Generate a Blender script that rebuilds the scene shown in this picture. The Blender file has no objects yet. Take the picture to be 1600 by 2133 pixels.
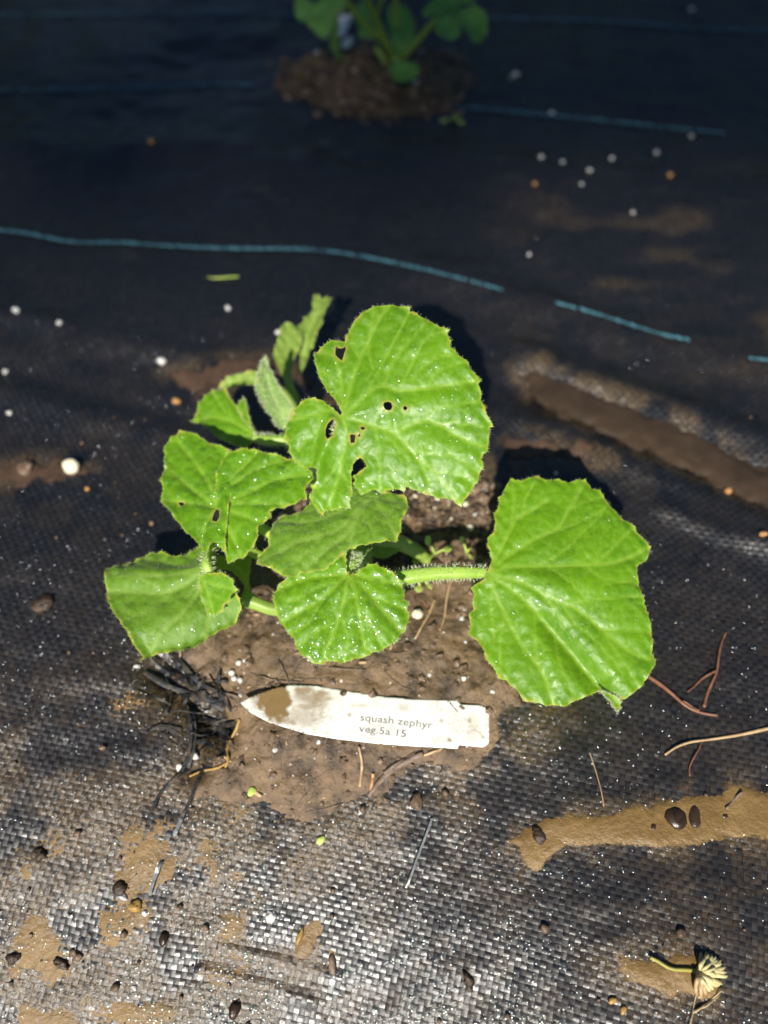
import bpy, math, random
import numpy as np
from mathutils import Vector
from mathutils.geometry import delaunay_2d_cdt

random.seed(7)
RNG = np.random.default_rng(11)
sc = bpy.context.scene
COL = sc.collection

# ------------------------------------------------------------------ camera
CAM = np.array([0.0, 0.0, 0.366])
PITCH = math.radians(57.0)
FPX = 1620.0
cam_d = bpy.data.cameras.new("camera")
cam = bpy.data.objects.new("camera", cam_d)
COL.objects.link(cam)
cam.location = CAM
cam.rotation_euler = (math.pi / 2 - PITCH, 0, 0)
cam_d.sensor_fit = 'VERTICAL'
cam_d.sensor_height = 36.0
cam_d.lens = FPX / 2133.0 * 36.0
cam_d.clip_start = 0.01
cam_d.clip_end = 2000.0
cam_d.dof.use_dof = True
cam_d.dof.focus_distance = 0.342
cam_d.dof.aperture_fstop = 3.5
sc.camera = cam

# ------------------------------------------------------------------ world and sun
SUN_EL = math.radians(41.5)
SUN_AZ = math.radians(10.0)      # the sun stands behind the viewer, a little to the left
SDIR = np.array([-math.sin(SUN_AZ) * math.cos(SUN_EL), -math.cos(SUN_AZ) * math.cos(SUN_EL), math.sin(SUN_EL)])
w = bpy.data.worlds.new("World")
sc.world = w
w.use_nodes = True
nt = w.node_tree
bg = nt.nodes["Background"]
sky = nt.nodes.new("ShaderNodeTexSky")
sky.sky_type = 'NISHITA'
sky.sun_disc = False
sky.sun_elevation = SUN_EL
sky.sun_rotation = math.pi + SUN_AZ
sky.air_density = 1.0
sky.dust_density = 0.0
sky.ozone_density = 5.0
nt.links.new(sky.outputs[0], bg.inputs[0])
bg.inputs[1].default_value = 0.05
sun_d = bpy.data.lights.new("sun", 'SUN')
sun_d.energy = 5.0
sun_d.angle = math.radians(0.53)
sun_d.color = (1.0, 0.95, 0.87)
sun = bpy.data.objects.new("sun", sun_d)
COL.objects.link(sun)
sun.rotation_euler = Vector(SDIR).to_track_quat('Z', 'Y').to_euler()
sun.location = Vector(SDIR) * 5
sc.view_settings.view_transform = 'Standard'
sc.view_settings.look = 'None'
sc.view_settings.gamma = 1.0
sc.view_settings.use_curve_mapping = False
sc.view_settings.exposure = 0.64
sc.cycles.max_bounces = 8
sc.cycles.transparent_max_bounces = 16
sc.cycles.sample_clamp_indirect = 4.0

# ------------------------------------------------------------------ maths helpers
def _hash(ix, iy, seed):
    h = (ix.astype(np.int64) * 374761393 + iy.astype(np.int64) * 668265263 + seed * 974634777) & 0xFFFFFFFF
    h = ((h ^ (h >> 13)) * 1274126177) & 0xFFFFFFFF
    h = h ^ (h >> 16)
    return (h & 0xFFFFFF) / float(0xFFFFFF)

def vnoise(x, y, seed=0):
    x = np.asarray(x, float); y = np.asarray(y, float)
    ix = np.floor(x); iy = np.floor(y)
    fx = x - ix; fy = y - iy
    fx = fx * fx * fx * (fx * (fx * 6 - 15) + 10); fy = fy * fy * fy * (fy * (fy * 6 - 15) + 10)
    a = _hash(ix, iy, seed); b = _hash(ix + 1, iy, seed)
    c = _hash(ix, iy + 1, seed); d = _hash(ix + 1, iy + 1, seed)
    return (a + (b - a) * fx) * (1 - fy) + (c + (d - c) * fx) * fy

def fbm(x, y, seed=0, oct=4):
    s = 0.0; a = 0.5; f = 1.0
    for k in range(oct):
        s = s + a * vnoise(np.asarray(x) * f + 17.3 * k, np.asarray(y) * f - 9.1 * k, seed + k)
        a *= 0.5; f *= 2.03
    return s / (1 - 0.5 ** oct)

def smooth(a, b, x):
    t = np.clip((np.asarray(x, float) - a) / (b - a), 0, 1)
    return t * t * (3 - 2 * t)

def seg_dist(px, py, poly, closed=False):
    pts = np.asarray(poly, float)
    n = len(pts)
    best = np.full(np.shape(px), 1e9)
    for i in range(n if closed else n - 1):
        a = pts[i]; b = pts[(i + 1) % n]
        d = b - a; L = d @ d + 1e-18
        t = np.clip(((px - a[0]) * d[0] + (py - a[1]) * d[1]) / L, 0, 1)
        best = np.minimum(best, np.hypot(px - a[0] - t * d[0], py - a[1] - t * d[1]))
    return best

def inside(px, py, poly):
    pts = np.asarray(poly, float)
    r = np.zeros(np.shape(px), bool)
    n = len(pts)
    for i in range(n):
        x1, y1 = pts[i]; x2, y2 = pts[(i + 1) % n]
        if y1 == y2:
            continue
        c = ((y1 > py) != (y2 > py)) & (px < (x2 - x1) * (py - y1) / (y2 - y1) + x1)
        r ^= c
    return r

def sdist(px, py, poly):
    d = seg_dist(px, py, poly, True)
    return np.where(inside(px, py, poly), d, -d)

FWD = np.array([0, math.cos(PITCH), -math.sin(PITCH)])
UPV = np.array([0, math.sin(PITCH), math.cos(PITCH)])
def rays(p):
    """directions through points of the photograph (1600 x 2133)"""
    p = np.atleast_2d(np.asarray(p, float))
    return FWD[None] + np.outer((p[:, 0] - 800.0) / FPX, [1, 0, 0]) + np.outer((1066.5 - p[:, 1]) / FPX, UPV)

def flat(p, z=0.0):
    d = rays(p)
    t = (z - CAM[2]) / d[:, 2]
    return (CAM + d * t[:, None])[:, :2]

# ------------------------------------------------------------------ terrain
RIDGES = [  # polyline in the photograph, height, width
    ([(1100, 735), (1180, 770), (1320, 815), (1450, 860), (1600, 925), (1700, 960)], 0.0045, 0.012),
    ([(1080, 880), (1180, 905), (1300, 960), (1450, 1035), (1600, 1100), (1700, 1130)], 0.004, 0.012),
    ([(1080, 800), (1250, 865), (1400, 930), (1600, 1020), (1700, 1060)], -0.006, 0.014),
    ([(-60, 640), (0, 655), (120, 680), (220, 705), (400, 740)], 0.004, 0.012),
    ([(-60, 790), (0, 800), (150, 850), (300, 890), (420, 930)], 0.0035, 0.014),
    ([(-60, 760), (60, 785), (200, 825), (380, 870)], -0.003, 0.010),
    ([(900, 560), (1100, 620), (1300, 690), (1500, 740), (1700, 790)], 0.005, 0.016),
    ([(-60, 300), (200, 330), (500, 320), (760, 380)], 0.007, 0.030),
    ([(900, 330), (1200, 380), (1600, 420)], 0.006, 0.030),
    ([(1380, 1060), (1500, 1110), (1600, 1140), (1700, 1160)], 0.004, 0.008),
    ([(325, 1385), (370, 1430), (430, 1475), (450, 1500)], -0.006, 0.008),
    ([(430, 1490), (410, 1530), (395, 1580)], -0.004, 0.007),
    ([(380, 2010), (520, 2045), (640, 2085)], 0.0010, 0.002),
    ([(430, 1960), (560, 1990), (700, 2030)], 0.0008, 0.002),
]
RIDGES_W = [(flat(r), h, wd) for r, h, wd in RIDGES]

def T(x, y):
    x = np.asarray(x, float); y = np.asarray(y, float)
    k = (0.115 - y) / 0.035
    z = -(0.10 + 0.27 * smooth(0.13, -0.03, x)) * 0.035 * np.log1p(np.exp(np.clip(k, -40, 40)))
    z = z + 0.010 * (fbm(x * 7 + 3, y * 7 + 1, 5, 2) - 0.5) + (0.0016 + 0.0050 * smooth(0.28, 0.5, y)) * (fbm(x * 28, y * 34, 9, 2) - 0.5)
    z = z + 0.0007 * (vnoise(x * 90, y * 120, 21) - 0.5)
    for poly, h, wd in RIDGES_W:
        z = z + h * np.exp(-(seg_dist(x, y, poly) / wd) ** 2)
    return z

def G(p, dz=0.0):
    """point on the terrain seen at a point of the photograph, lifted by dz"""
    d = rays(p)
    t = -CAM[2] / d[:, 2]
    for _ in range(25):
        q = CAM + d * t[:, None]
        t = t + (T(q[:, 0], q[:, 1]) + dz - q[:, 2]) / d[:, 2] * 0.8
    return CAM + d * t[:, None]

def H(px, py, h):
    """point seen at (px, py) at height h over z = 0"""
    d = rays((px, py))[0]
    return CAM + d * ((h - CAM[2]) / d[2])

def zdepth(P):
    return float((np.asarray(P) - CAM) @ FWD)

# ------------------------------------------------------------------ object helpers
def link(name, me, mat=None, parent=None):
    o = bpy.data.objects.new(name, me)
    COL.objects.link(o)
    if mat is not None:
        me.materials.append(mat)
    if parent is not None:
        o.parent = parent
    return o

def mesh_np(name, V, F, smooth_=True):
    """V (n,3), F list of arrays (m,k)"""
    me = bpy.data.meshes.new(name)
    V = np.asarray(V, np.float32)
    if isinstance(F, np.ndarray):
        F = [F]
    F = [np.asarray(f, np.int32) for f in F if len(f)]
    loops = np.concatenate([f.ravel() for f in F])
    counts = np.concatenate([np.full(len(f), f.shape[1], np.int32) for f in F])
    starts = np.concatenate([[0], np.cumsum(counts)[:-1]]).astype(np.int32)
    me.vertices.add(len(V)); me.vertices.foreach_set("co", V.ravel())
    me.loops.add(len(loops)); me.loops.foreach_set("vertex_index", loops)
    me.polygons.add(len(counts)); me.polygons.foreach_set("loop_start", starts)
    me.polygons.foreach_set("use_smooth", np.full(len(counts), smooth_, bool))
    me.update(calc_edges=True)
    return me

def attr(me, name, vals):
    a = me.attributes.new(name, 'FLOAT', 'POINT')
    a.data.foreach_set("value", np.asarray(vals, np.float32))

def tag(o, label=None, cat=None, group=None, kind=None):
    if label: o["label"] = label
    if cat: o["category"] = cat
    if group: o["group"] = group
    if kind: o["kind"] = kind
    return o

def empty(name, loc, label=None, cat=None, group=None):
    o = bpy.data.objects.new(name, None)
    COL.objects.link(o)
    o.location = [float(v) for v in loc]
    o.empty_display_size = 0.01
    return tag(o, label, cat, group)

def under(o, parent):
    """parent o, whose mesh is in world coordinates, to an empty without rotation"""
    o.parent = parent
    o.location = -np.array(parent.location)
    return o

def grid(x0, x1, y0, y1, st):
    xs = np.arange(x0, x1 + st, st); ys = np.arange(y0, y1 + st, st)
    X, Y = np.meshgrid(xs, ys)
    n, m = X.shape
    idx = np.arange(n * m).reshape(n, m)
    F = np.stack([idx[:-1, :-1], idx[:-1, 1:], idx[1:, 1:], idx[1:, :-1]], -1).reshape(-1, 4)
    return X.ravel(), Y.ravel(), F

def compact(V, F, *attrs):
    used = np.unique(F)
    mp = np.full(len(V), -1); mp[used] = np.arange(len(used))
    return (V[used], mp[F]) + tuple(a[used] for a in attrs)

def catmull(P, n=8):
    P = np.asarray(P, float)
    if len(P) < 3:
        t = np.linspace(0, 1, n + 1)[:, None]
        return P[0] * (1 - t) + P[-1] * t
    Q = np.vstack([2 * P[0] - P[1], P, 2 * P[-1] - P[-2]])
    out = []
    for i in range(len(P) - 1):
        p0, p1, p2, p3 = Q[i:i + 4]
        for t in np.linspace(0, 1, n, endpoint=False):
            out.append(0.5 * ((2 * p1) + (-p0 + p2) * t + (2 * p0 - 5 * p1 + 4 * p2 - p3) * t * t + (-p0 + 3 * p1 - 3 * p2 + p3) * t ** 3))
    out.append(P[-1])
    return np.array(out)

def tube(P, R, seg=10, ridges=0, ramp=0.0, flatten=1.0):
    """tube along points P with radii R; ridges make a lobed section. Returns V, F list, rings frames"""
    P = np.asarray(P, float); n = len(P)
    R = np.broadcast_to(np.asarray(R, float), (n,))
    tang = np.gradient(P, axis=0)
    tang /= np.linalg.norm(tang, axis=1)[:, None] + 1e-12
    a = np.array([0, 0, 1.0])
    if abs(tang[0] @ a) > 0.9:
        a = np.array([0, 1.0, 0])
    V = []; nrm = []
    for i in range(n):
        b = np.cross(tang[i], a); b /= np.linalg.norm(b) + 1e-12
        c = np.cross(b, tang[i])
        a = c
        th = np.linspace(0, 2 * math.pi, seg, endpoint=False)
        rr = R[i] * (1 + ramp * np.cos(th * ridges)) if ridges else np.full(seg, R[i])
        dirs = np.outer(np.cos(th), b) + np.outer(np.sin(th), c) * flatten
        V.append(P[i] + dirs * rr[:, None]); nrm.append(dirs)
    V = np.vstack(V); nrm = np.vstack(nrm)
    idx = np.arange(n * seg).reshape(n, seg)
    nx = np.roll(idx, -1, axis=1)
    F = np.stack([idx[:-1], nx[:-1], nx[1:], idx[1:]], -1).reshape(-1, 4)
    V = np.vstack([V, P[0], P[-1]])
    c0, c1 = n * seg, n * seg + 1
    cap = np.vstack([np.stack([np.full(seg, c0), nx[0], idx[0]], -1), np.stack([np.full(seg, c1), idx[-1], nx[-1]], -1)])
    return V, [F, cap], nrm

class Batch:
    def __init__(self):
        self.V = []; self.Q = []; self.Tt = []; self.n = 0
    def add(self, V, F):
        self.V.append(V)
        for f in (F if isinstance(F, list) else [F]):
            f = np.asarray(f)
            if len(f):
                (self.Q if f.shape[1] == 4 else self.Tt).append(f + self.n)
        self.n += len(V)
    def mesh(self, name, sm=True):
        F = []
        if self.Q: F.append(np.vstack(self.Q))
        if self.Tt: F.append(np.vstack(self.Tt))
        return mesh_np(name, np.vstack(self.V), F, sm)

# icosphere-like lump template
def lump_template(rings=5, seg=8):
    V = [(0, 0, 1)]
    for r in range(1, rings):
        ph = math.pi * r / rings
        for s in range(seg):
            th = 2 * math.pi * (s + 0.5 * (r % 2)) / seg
            V.append((math.sin(ph) * math.cos(th), math.sin(ph) * math.sin(th), math.cos(ph)))
    V.append((0, 0, -1))
    F = []
    for s in range(seg):
        F.append((0, 1 + s, 1 + (s + 1) % seg))
    for r in range(rings - 2):
        b = 1 + r * seg
        for s in range(seg):
            a0, a1 = b + s, b + (s + 1) % seg
            c0, c1 = b + seg + s, b + seg + (s + 1) % seg
            F.append((a0, c0, c1)); F.append((a0, c1, a1))
    e = len(V) - 1; b = 1 + (rings - 2) * seg
    for s in range(seg):
        F.append((b + s, e, b + (s + 1) % seg))
    return np.array(V, float), np.array(F)
LV, LF = lump_template()
LV2, LF2 = lump_template(8, 14)

def lump(P, r, sq=(1, 1, 1), rough=0.25, rot=None, fine=False):
    v = (LV2 if fine else LV).copy()
    k = 1 + rough * (RNG.random(len(v)) - 0.5) * (0.8 if fine else 1) + rough * np.sin(v @ RNG.normal(size=3) * 2.5) * 0.5
    v = v * k[:, None] * np.array(sq) * r
    a = RNG.random() * 6.28 if rot is None else rot
    ca, sa = math.cos(a), math.sin(a)
    v = np.stack([v[:, 0] * ca - v[:, 1] * sa, v[:, 0] * sa + v[:, 1] * ca, v[:, 2]], -1)
    return v + np.asarray(P), (LF2 if fine else LF)

# dome template for droplets
def dome_template(rings=3, seg=8):
    V = [(0, 0, 1)]; F = []
    for r in range(1, rings + 1):
        ph = math.pi / 2 * r / rings
        for s in range(seg):
            th = 2 * math.pi * s / seg
            V.append((math.sin(ph) * math.cos(th), math.sin(ph) * math.sin(th), math.cos(ph)))
    for s in range(seg):
        F.append((0, 1 + s, 1 + (s + 1) % seg))
    for r in range(rings - 1):
        b = 1 + r * seg
        for s in range(seg):
            a0, a1 = b + s, b + (s + 1) % seg
            c0, c1 = a0 + seg, a1 + seg
            F.append((a0, c0, c1)); F.append((a0, c1, a1))
    return np.array(V, float), np.array(F)
DV, DF = dome_template()

def domes(P, N, R, hk=0.22):
    """droplets at P with normals N and radii R as one mesh"""
    P = np.asarray(P); N = np.asarray(N); R = np.asarray(R)
    ref = np.where(np.abs(N[:, 2:3]) < 0.9, np.array([[0, 0, 1.0]]), np.array([[1.0, 0, 0]]))
    B = np.cross(N, ref); B /= np.linalg.norm(B, axis=1)[:, None]
    C = np.cross(N, B)
    V = (P[:, None, :] + R[:, None, None] * (DV[None, :, 0:1] * B[:, None, :] + DV[None, :, 1:2] * C[:, None, :] + hk * DV[None, :, 2:3] * N[:, None, :]))
    F = DF[None] + (np.arange(len(P)) * len(DV))[:, None, None]
    return V.reshape(-1, 3), F.reshape(-1, 3)

# ------------------------------------------------------------------ materials
class NT:
    def __init__(self, name):
        self.m = bpy.data.materials.new(name)
        self.m.use_nodes = True
        self.t = self.m.node_tree
        self.t.nodes.clear()
        self.out = self.t.nodes.new("ShaderNodeOutputMaterial")
        self.geo = None
    def n(self, kind, **kw):
        nd = self.t.nodes.new(kind)
        for k, v in kw.items():
            setattr(nd, k, v)
        return nd
    def l(self, a, b):
        self.t.links.new(a, b)
    def pos(self):
        if self.geo is None:
            self.geo = self.n("ShaderNodeNewGeometry")
        return self.geo.outputs["Position"]
    def noise(self, scale, detail=4, rough=0.6):
        nd = self.n("ShaderNodeTexNoise")
        nd.inputs["Scale"].default_value = scale
        nd.inputs["Detail"].default_value = detail
        nd.inputs["Roughness"].default_value = rough
        self.l(self.pos(), nd.inputs["Vector"])
        return nd.outputs["Fac"]
    def attr(self, name):
        nd = self.n("ShaderNodeAttribute"); nd.attribute_name = name
        return nd.outputs["Fac"]
    def rng(self, src, a, b, c=0.0, d=1.0):
        nd = self.n("ShaderNodeMapRange")
        self.l(src, nd.inputs[0])
        for i, v in enumerate((a, b, c, d)):
            nd.inputs[i + 1].default_value = v
        return nd.outputs[0]
    def math(self, op, a, b=None):
        nd = self.n("ShaderNodeMath", operation=op)
        for i, v in enumerate((a, b)):
            if v is None: continue
            if isinstance(v, (int, float)): nd.inputs[i].default_value = v
            else: self.l(v, nd.inputs[i])
        return nd.outputs[0]
    def mix(self, fac, a, b):
        nd = self.n("ShaderNodeMix", data_type='RGBA')
        if isinstance(fac, (int, float)): nd.inputs[0].default_value = fac
        else: self.l(fac, nd.inputs[0])
        for i, v in ((6, a), (7, b)):
            if isinstance(v, tuple): nd.inputs[i].default_value = (*v, 1)
            else: self.l(v, nd.inputs[i])
        return nd.outputs[2]
    def bump(self, h, strength, dist, normal=None):
        nd = self.n("ShaderNodeBump")
        nd.inputs["Strength"].default_value = strength
        nd.inputs["Distance"].default_value = dist
        self.l(h, nd.inputs["Height"])
        if normal is not None: self.l(normal, nd.inputs["Normal"])
        return nd.outputs[0]
    def principled(self, color, rough, spec=0.5, ior=1.5, normal=None, **kw):
        nd = self.n("ShaderNodeBsdfPrincipled")
        for key, v in (("Base Color", color), ("Roughness", rough), ("Specular IOR Level", spec), ("IOR", ior)):
            if isinstance(v, tuple): nd.inputs[key].default_value = (*v, 1)
            elif isinstance(v, (int, float)): nd.inputs[key].default_value = v
            else: self.l(v, nd.inputs[key])
        for k, v in kw.items():
            k = k.replace("_", " ")
            if isinstance(v, tuple): nd.inputs[k].default_value = (*v, 1) if nd.inputs[k].type == 'RGBA' else v
            elif isinstance(v, (int, float)): nd.inputs[k].default_value = v
            else: self.l(v, nd.inputs[k])
        if normal is not None: self.l(normal, nd.inputs["Normal"])
        return nd
    def done(self, shader):
        self.l(shader, self.out.inputs["Surface"])
        return self.m

def leaf_mat(name, dark, light, vein, rim, trans, rough=0.4, spec=0.5, tfac=0.28, retic=0.35, sheen=0.0):
    k = NT(name)
    nz = k.noise(45, 3)
    nz2 = k.noise(380, 3)
    c = k.mix(k.rng(nz, 0.35, 0.68), dark, light)
    c = k.mix(k.rng(nz2, 0.35, 0.75, 0.0, 0.35), c, light)
    vo = k.n("ShaderNodeTexVoronoi", feature='DISTANCE_TO_EDGE')
    vo.inputs["Scale"].default_value = 330
    k.l(k.pos(), vo.inputs["Vector"])
    net = k.rng(vo.outputs["Distance"], 0.0, 0.10, 1.0, 0.0)
    c = k.mix(k.math('MULTIPLY', net, 0.22), c, vein)
    c = k.mix(k.math('MULTIPLY', k.attr("vein"), 0.9), c, vein)
    c = k.mix(k.attr("rim"), c, rim)
    c = k.mix(k.attr("scar"), c, (0.42, 0.36, 0.06))
    hgt = k.math('ADD', k.math('MULTIPLY', k.rng(vo.outputs["Distance"], 0.0, 0.35), 1.0), k.math('MULTIPLY', k.noise(1800, 3), 0.9))
    nrm = k.bump(hgt, retic, 0.0006)
    r = k.rng(k.noise(160, 4), 0.3, 0.7, rough - 0.08, rough + 0.14)
    p = k.principled(c, r, spec, 1.45, nrm, Sheen_Weight=sheen, Sheen_Roughness=0.4)
    t = k.n("ShaderNodeBsdfTranslucent")
    t.inputs["Color"].default_value = (*trans, 1)
    m = k.n("ShaderNodeMixShader"); m.inputs[0].default_value = tfac
    k.l(p.outputs[0], m.inputs[1]); k.l(t.outputs[0], m.inputs[2])
    return k.done(m.outputs[0])

M = {}
VEIN = (0.225, 0.39, 0.035); RIM = (0.42, 0.47, 0.05)
M['leaf'] = leaf_mat("squash_leaf", (0.074, 0.200, 0.003), (0.124, 0.288, 0.004), VEIN, RIM, (0.34, 0.58, 0.004), 0.39, 0.44, retic=0.13)
M['leaf_dull'] = leaf_mat("squash_leaf_older", (0.085, 0.190, 0.008), (0.125, 0.255, 0.014), (0.20, 0.32, 0.05), RIM, (0.30, 0.48, 0.02), 0.50, 0.4, 0.22, 0.18, 0.15)
M['leaf_young'] = leaf_mat("squash_leaf_young", (0.14, 0.26, 0.035), (0.22, 0.36, 0.07), (0.30, 0.42, 0.12), (0.40, 0.45, 0.16), (0.30, 0.45, 0.05), 0.5, 0.4, 0.25, 0.3, 0.5)
M['leaf_old'] = leaf_mat("squash_cotyledon", (0.16, 0.27, 0.025), (0.22, 0.33, 0.05), (0.27, 0.38, 0.08), (0.36, 0.40, 0.10), (0.3, 0.42, 0.04), 0.5, 0.4, 0.2, 0.2)
M['melon_leaf'] = leaf_mat("melon_leaf", (0.085, 0.23, 0.035), (0.14, 0.31, 0.055), (0.14, 0.25, 0.08), (0.10, 0.22, 0.05), (0.14, 0.34, 0.04), 0.5, 0.4, 0.25, 0.2)

k = NT("petiole")
c = k.mix(k.rng(k.noise(120, 3), 0.3, 0.7), (0.20, 0.34, 0.03), (0.30, 0.43, 0.07))
M['petiole'] = k.done(k.principled(c, 0.42, 0.5, 1.45, k.bump(k.noise(700, 2), 0.2, 0.0005), Subsurface_Weight=0.15, Subsurface_Radius=(0.004, 0.006, 0.001), Subsurface_Scale=0.3).outputs[0])
k = NT("yellow_green_stem")  # yellow-green stems, slightly deeper in tone than the petioles
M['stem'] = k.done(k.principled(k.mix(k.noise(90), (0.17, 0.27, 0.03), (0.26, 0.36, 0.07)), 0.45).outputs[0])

k = NT("plant_hair")
p = k.principled((0.62, 0.68, 0.45), 0.5, 0.4)
t = k.n("ShaderNodeBsdfTranslucent"); t.inputs[0].default_value = (0.7, 0.75, 0.5, 1)
m = k.n("ShaderNodeMixShader"); m.inputs[0].default_value = 0.4
k.l(p.outputs[0], m.inputs[1]); k.l(t.outputs[0], m.inputs[2])
M['hair'] = k.done(m.outputs[0])

def droplet_mat(name, rough, refl):
    k = NT(name)
    lw = k.n("ShaderNodeFresnel"); lw.inputs[0].default_value = 1.33
    tr = k.n("ShaderNodeBsdfTransparent"); tr.inputs[0].default_value = (0.98, 1.0, 0.98, 1)
    gl = k.n("ShaderNodeBsdfGlossy"); gl.inputs["Roughness"].default_value = rough
    m = k.n("ShaderNodeMixShader")
    k.l(k.math('ADD', k.math('MULTIPLY', lw.outputs[0], 0.10), refl), m.inputs[0]); k.l(tr.outputs[0], m.inputs[1]); k.l(gl.outputs[0], m.inputs[2])
    return k.done(m.outputs[0])
M['drop'] = droplet_mat("water_droplet", 0.13, 0.045)
M['drop_ground'] = droplet_mat("water_on_fabric", 0.18, 0.085)

# black woven tape: dirt attribute = dried mud on it, rnd = per-cell variation
k = NT("woven_tape")
rnd = k.attr("rnd"); dirt = k.attr("dirt")
base = k.mix(rnd, (0.004, 0.0045, 0.006), (0.009, 0.0095, 0.011))
dn = k.noise(500, 4)
df = k.math('MULTIPLY', dirt, k.rng(dn, 0.30, 0.62))
mudc = k.mix(k.noise(140, 3), (0.060, 0.040, 0.020), (0.17, 0.112, 0.052))
c = k.mix(df, base, mudc)
wv = k.n("ShaderNodeTexNoise"); wv.inputs["Scale"].default_value = 2600; wv.inputs["Detail"].default_value = 2
k.l(k.pos(), wv.inputs["Vector"])
rr = k.math('ADD', k.math('ADD', k.rng(k.math('FRACT', k.math('MULTIPLY', rnd, 7.31)), 0, 1, 0.31, 0.42), k.rng(k.math('GREATER_THAN', rnd, 0.5), 0, 1, 0.0, 0.10)), k.math('MULTIPLY', df, -0.12))
bh = k.math('ADD', k.math('MULTIPLY', wv.outputs['Fac'], 0.25), k.math('MULTIPLY', k.math('MULTIPLY', k.noise(1300, 3, 0.7), df), 1.6))
p = k.principled(c, rr, 0.66, 1.5, k.bump(bh, 0.55, 0.00035))
M['tape'] = k.done(p.outputs[0])

k = NT("fabric_backing")
wa = k.n("ShaderNodeTexChecker"); wa.inputs["Scale"].default_value = 333
k.l(k.pos(), wa.inputs["Vector"])
c = k.mix(wa.outputs["Fac"], (0.008, 0.009, 0.010), (0.014, 0.015, 0.016))
M['backing'] = k.done(k.principled(c, 0.5, 0.4, 1.5, k.bump(k.noise(300), 0.3, 0.001)).outputs[0])

M_ = NT("soil_painted_shade")  # soil darkened for the far bed, its shade painted into the colour
M['soil_shaded'] = M_.done(M_.principled(M_.mix(M_.rng(M_.noise(60, 5), 0.35, 0.65), (0.030, 0.019, 0.010), (0.115, 0.072, 0.034)), 0.6, 0.4, 1.4, M_.bump(M_.noise(200, 5), 0.6, 0.004)).outputs[0])
k = NT("wet_soil")
n1 = k.noise(110, 6, 0.7); n2 = k.noise(420, 5, 0.7); n3 = k.noise(28, 3)
c = k.mix(k.rng(n1, 0.36, 0.64), (0.036, 0.025, 0.016), (0.185, 0.122, 0.070))
c = k.mix(k.rng(n3, 0.42, 0.62, 0, 0.8), c, (0.205, 0.132, 0.068))
c = k.mix(k.rng(n2, 0.55, 0.75, 0, 0.7), c, (0.035, 0.024, 0.018))
hh = k.math('ADD', n1, k.math('MULTIPLY', n2, 0.6))
M['soil'] = k.done(k.principled(c, k.rng(n1, 0.3, 0.7, 0.24, 0.5), 0.5, 1.4, k.bump(hh, 0.7, 0.0022)).outputs[0])

def mud_mat(name, a, b, r0, r1, bs):
    k = NT(name)
    n1 = k.noise(60, 5, 0.65); n2 = k.noise(380, 4)
    c = k.mix(k.rng(n1, 0.3, 0.7), a, b)
    c = k.mix(k.rng(n2, 0.62, 0.74, 0, 0.6), c, (0.05, 0.032, 0.016))
    p = k.principled(c, k.rng(n1, 0.3, 0.7, r0, r1), 0.5, 1.4, k.bump(k.math('ADD', k.math('ADD', n2, n1), k.math('MULTIPLY', k.noise(1500, 3), 0.35)), bs, 0.0010))
    tr = k.n("ShaderNodeBsdfTransparent"); mx = k.n("ShaderNodeMixShader")
    cov = k.rng(k.math('ADD', k.math('MULTIPLY', k.attr("thick"), 1.5), k.math('MULTIPLY', k.noise(650, 4), 0.9)), 0.62, 1.0)
    k.l(cov, mx.inputs[0]); k.l(tr.outputs[0], mx.inputs[1]); k.l(p.outputs[0], mx.inputs[2])
    return k.done(mx.outputs[0])
M['mud'] = mud_mat("tan_mud_film", (0.130, 0.078, 0.025), (0.215, 0.132, 0.046), 0.28, 0.5, 0.7)
M['mud_dark'] = mud_mat("brown_muddy_water", (0.030, 0.020, 0.012), (0.052, 0.033, 0.019), 0.38, 0.5, 0.08)
M['mud_red'] = mud_mat("reddish_mud", (0.045, 0.027, 0.017), (0.085, 0.050, 0.031), 0.40, 0.6, 0.4)

def plain(name, a, b, rough=0.5, scale=300, bs=0.3, spec=0.5, bd=0.0006):
    k = NT(name)
    nz = k.noise(scale, 4)
    c = k.mix(k.rng(nz, 0.3, 0.7), a, b)
    return k.done(k.principled(c, rough, spec, 1.45, k.bump(nz, bs, bd)).outputs[0])
M['perlite'] = plain("perlite", (0.42, 0.40, 0.36), (0.70, 0.68, 0.64), 0.75, 420, 0.9, bd=0.0012)  # also used for the white beads that stand in for sun glints
M['cream'] = plain("cream_grain", (0.55, 0.48, 0.32), (0.74, 0.66, 0.48), 0.6, 400, 0.4)
M['orange'] = plain("orange_bark_grain", (0.28, 0.13, 0.04), (0.42, 0.22, 0.08), 0.6, 400, 0.4)
M['seed'] = plain("dark_seed", (0.016, 0.009, 0.005), (0.045, 0.026, 0.014), 0.34, 300, 0.5)
M['clod'] = plain("dark_wet_clod", (0.02, 0.012, 0.007), (0.075, 0.047, 0.027), 0.45, 420, 0.9, bd=0.0012)
M['root'] = plain("red_brown_root", (0.11, 0.042, 0.022), (0.24, 0.11, 0.06), 0.5, 250, 0.5)
M['root_tan'] = plain("tan_root", (0.34, 0.22, 0.11), (0.50, 0.35, 0.19), 0.5, 250, 0.5)
M['root_gold'] = plain("golden_root", (0.26, 0.15, 0.035), (0.40, 0.25, 0.07), 0.5, 250, 0.5)
M['twig'] = plain("weathered_twig", (0.10, 0.07, 0.05), (0.24, 0.17, 0.12), 0.6, 350, 0.7, bd=0.001)
M['chip'] = plain("orange_wood_chip", (0.42, 0.20, 0.08), (0.58, 0.32, 0.15), 0.6, 300, 0.5)
M['crumb'] = plain("soil_crumb", (0.05, 0.032, 0.02), (0.20, 0.13, 0.08), 0.5, 180, 0.7, bd=0.001)
M['lime'] = plain("lime_leaf_bit", (0.32, 0.44, 0.06), (0.48, 0.58, 0.14), 0.5, 200, 0.2)
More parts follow.
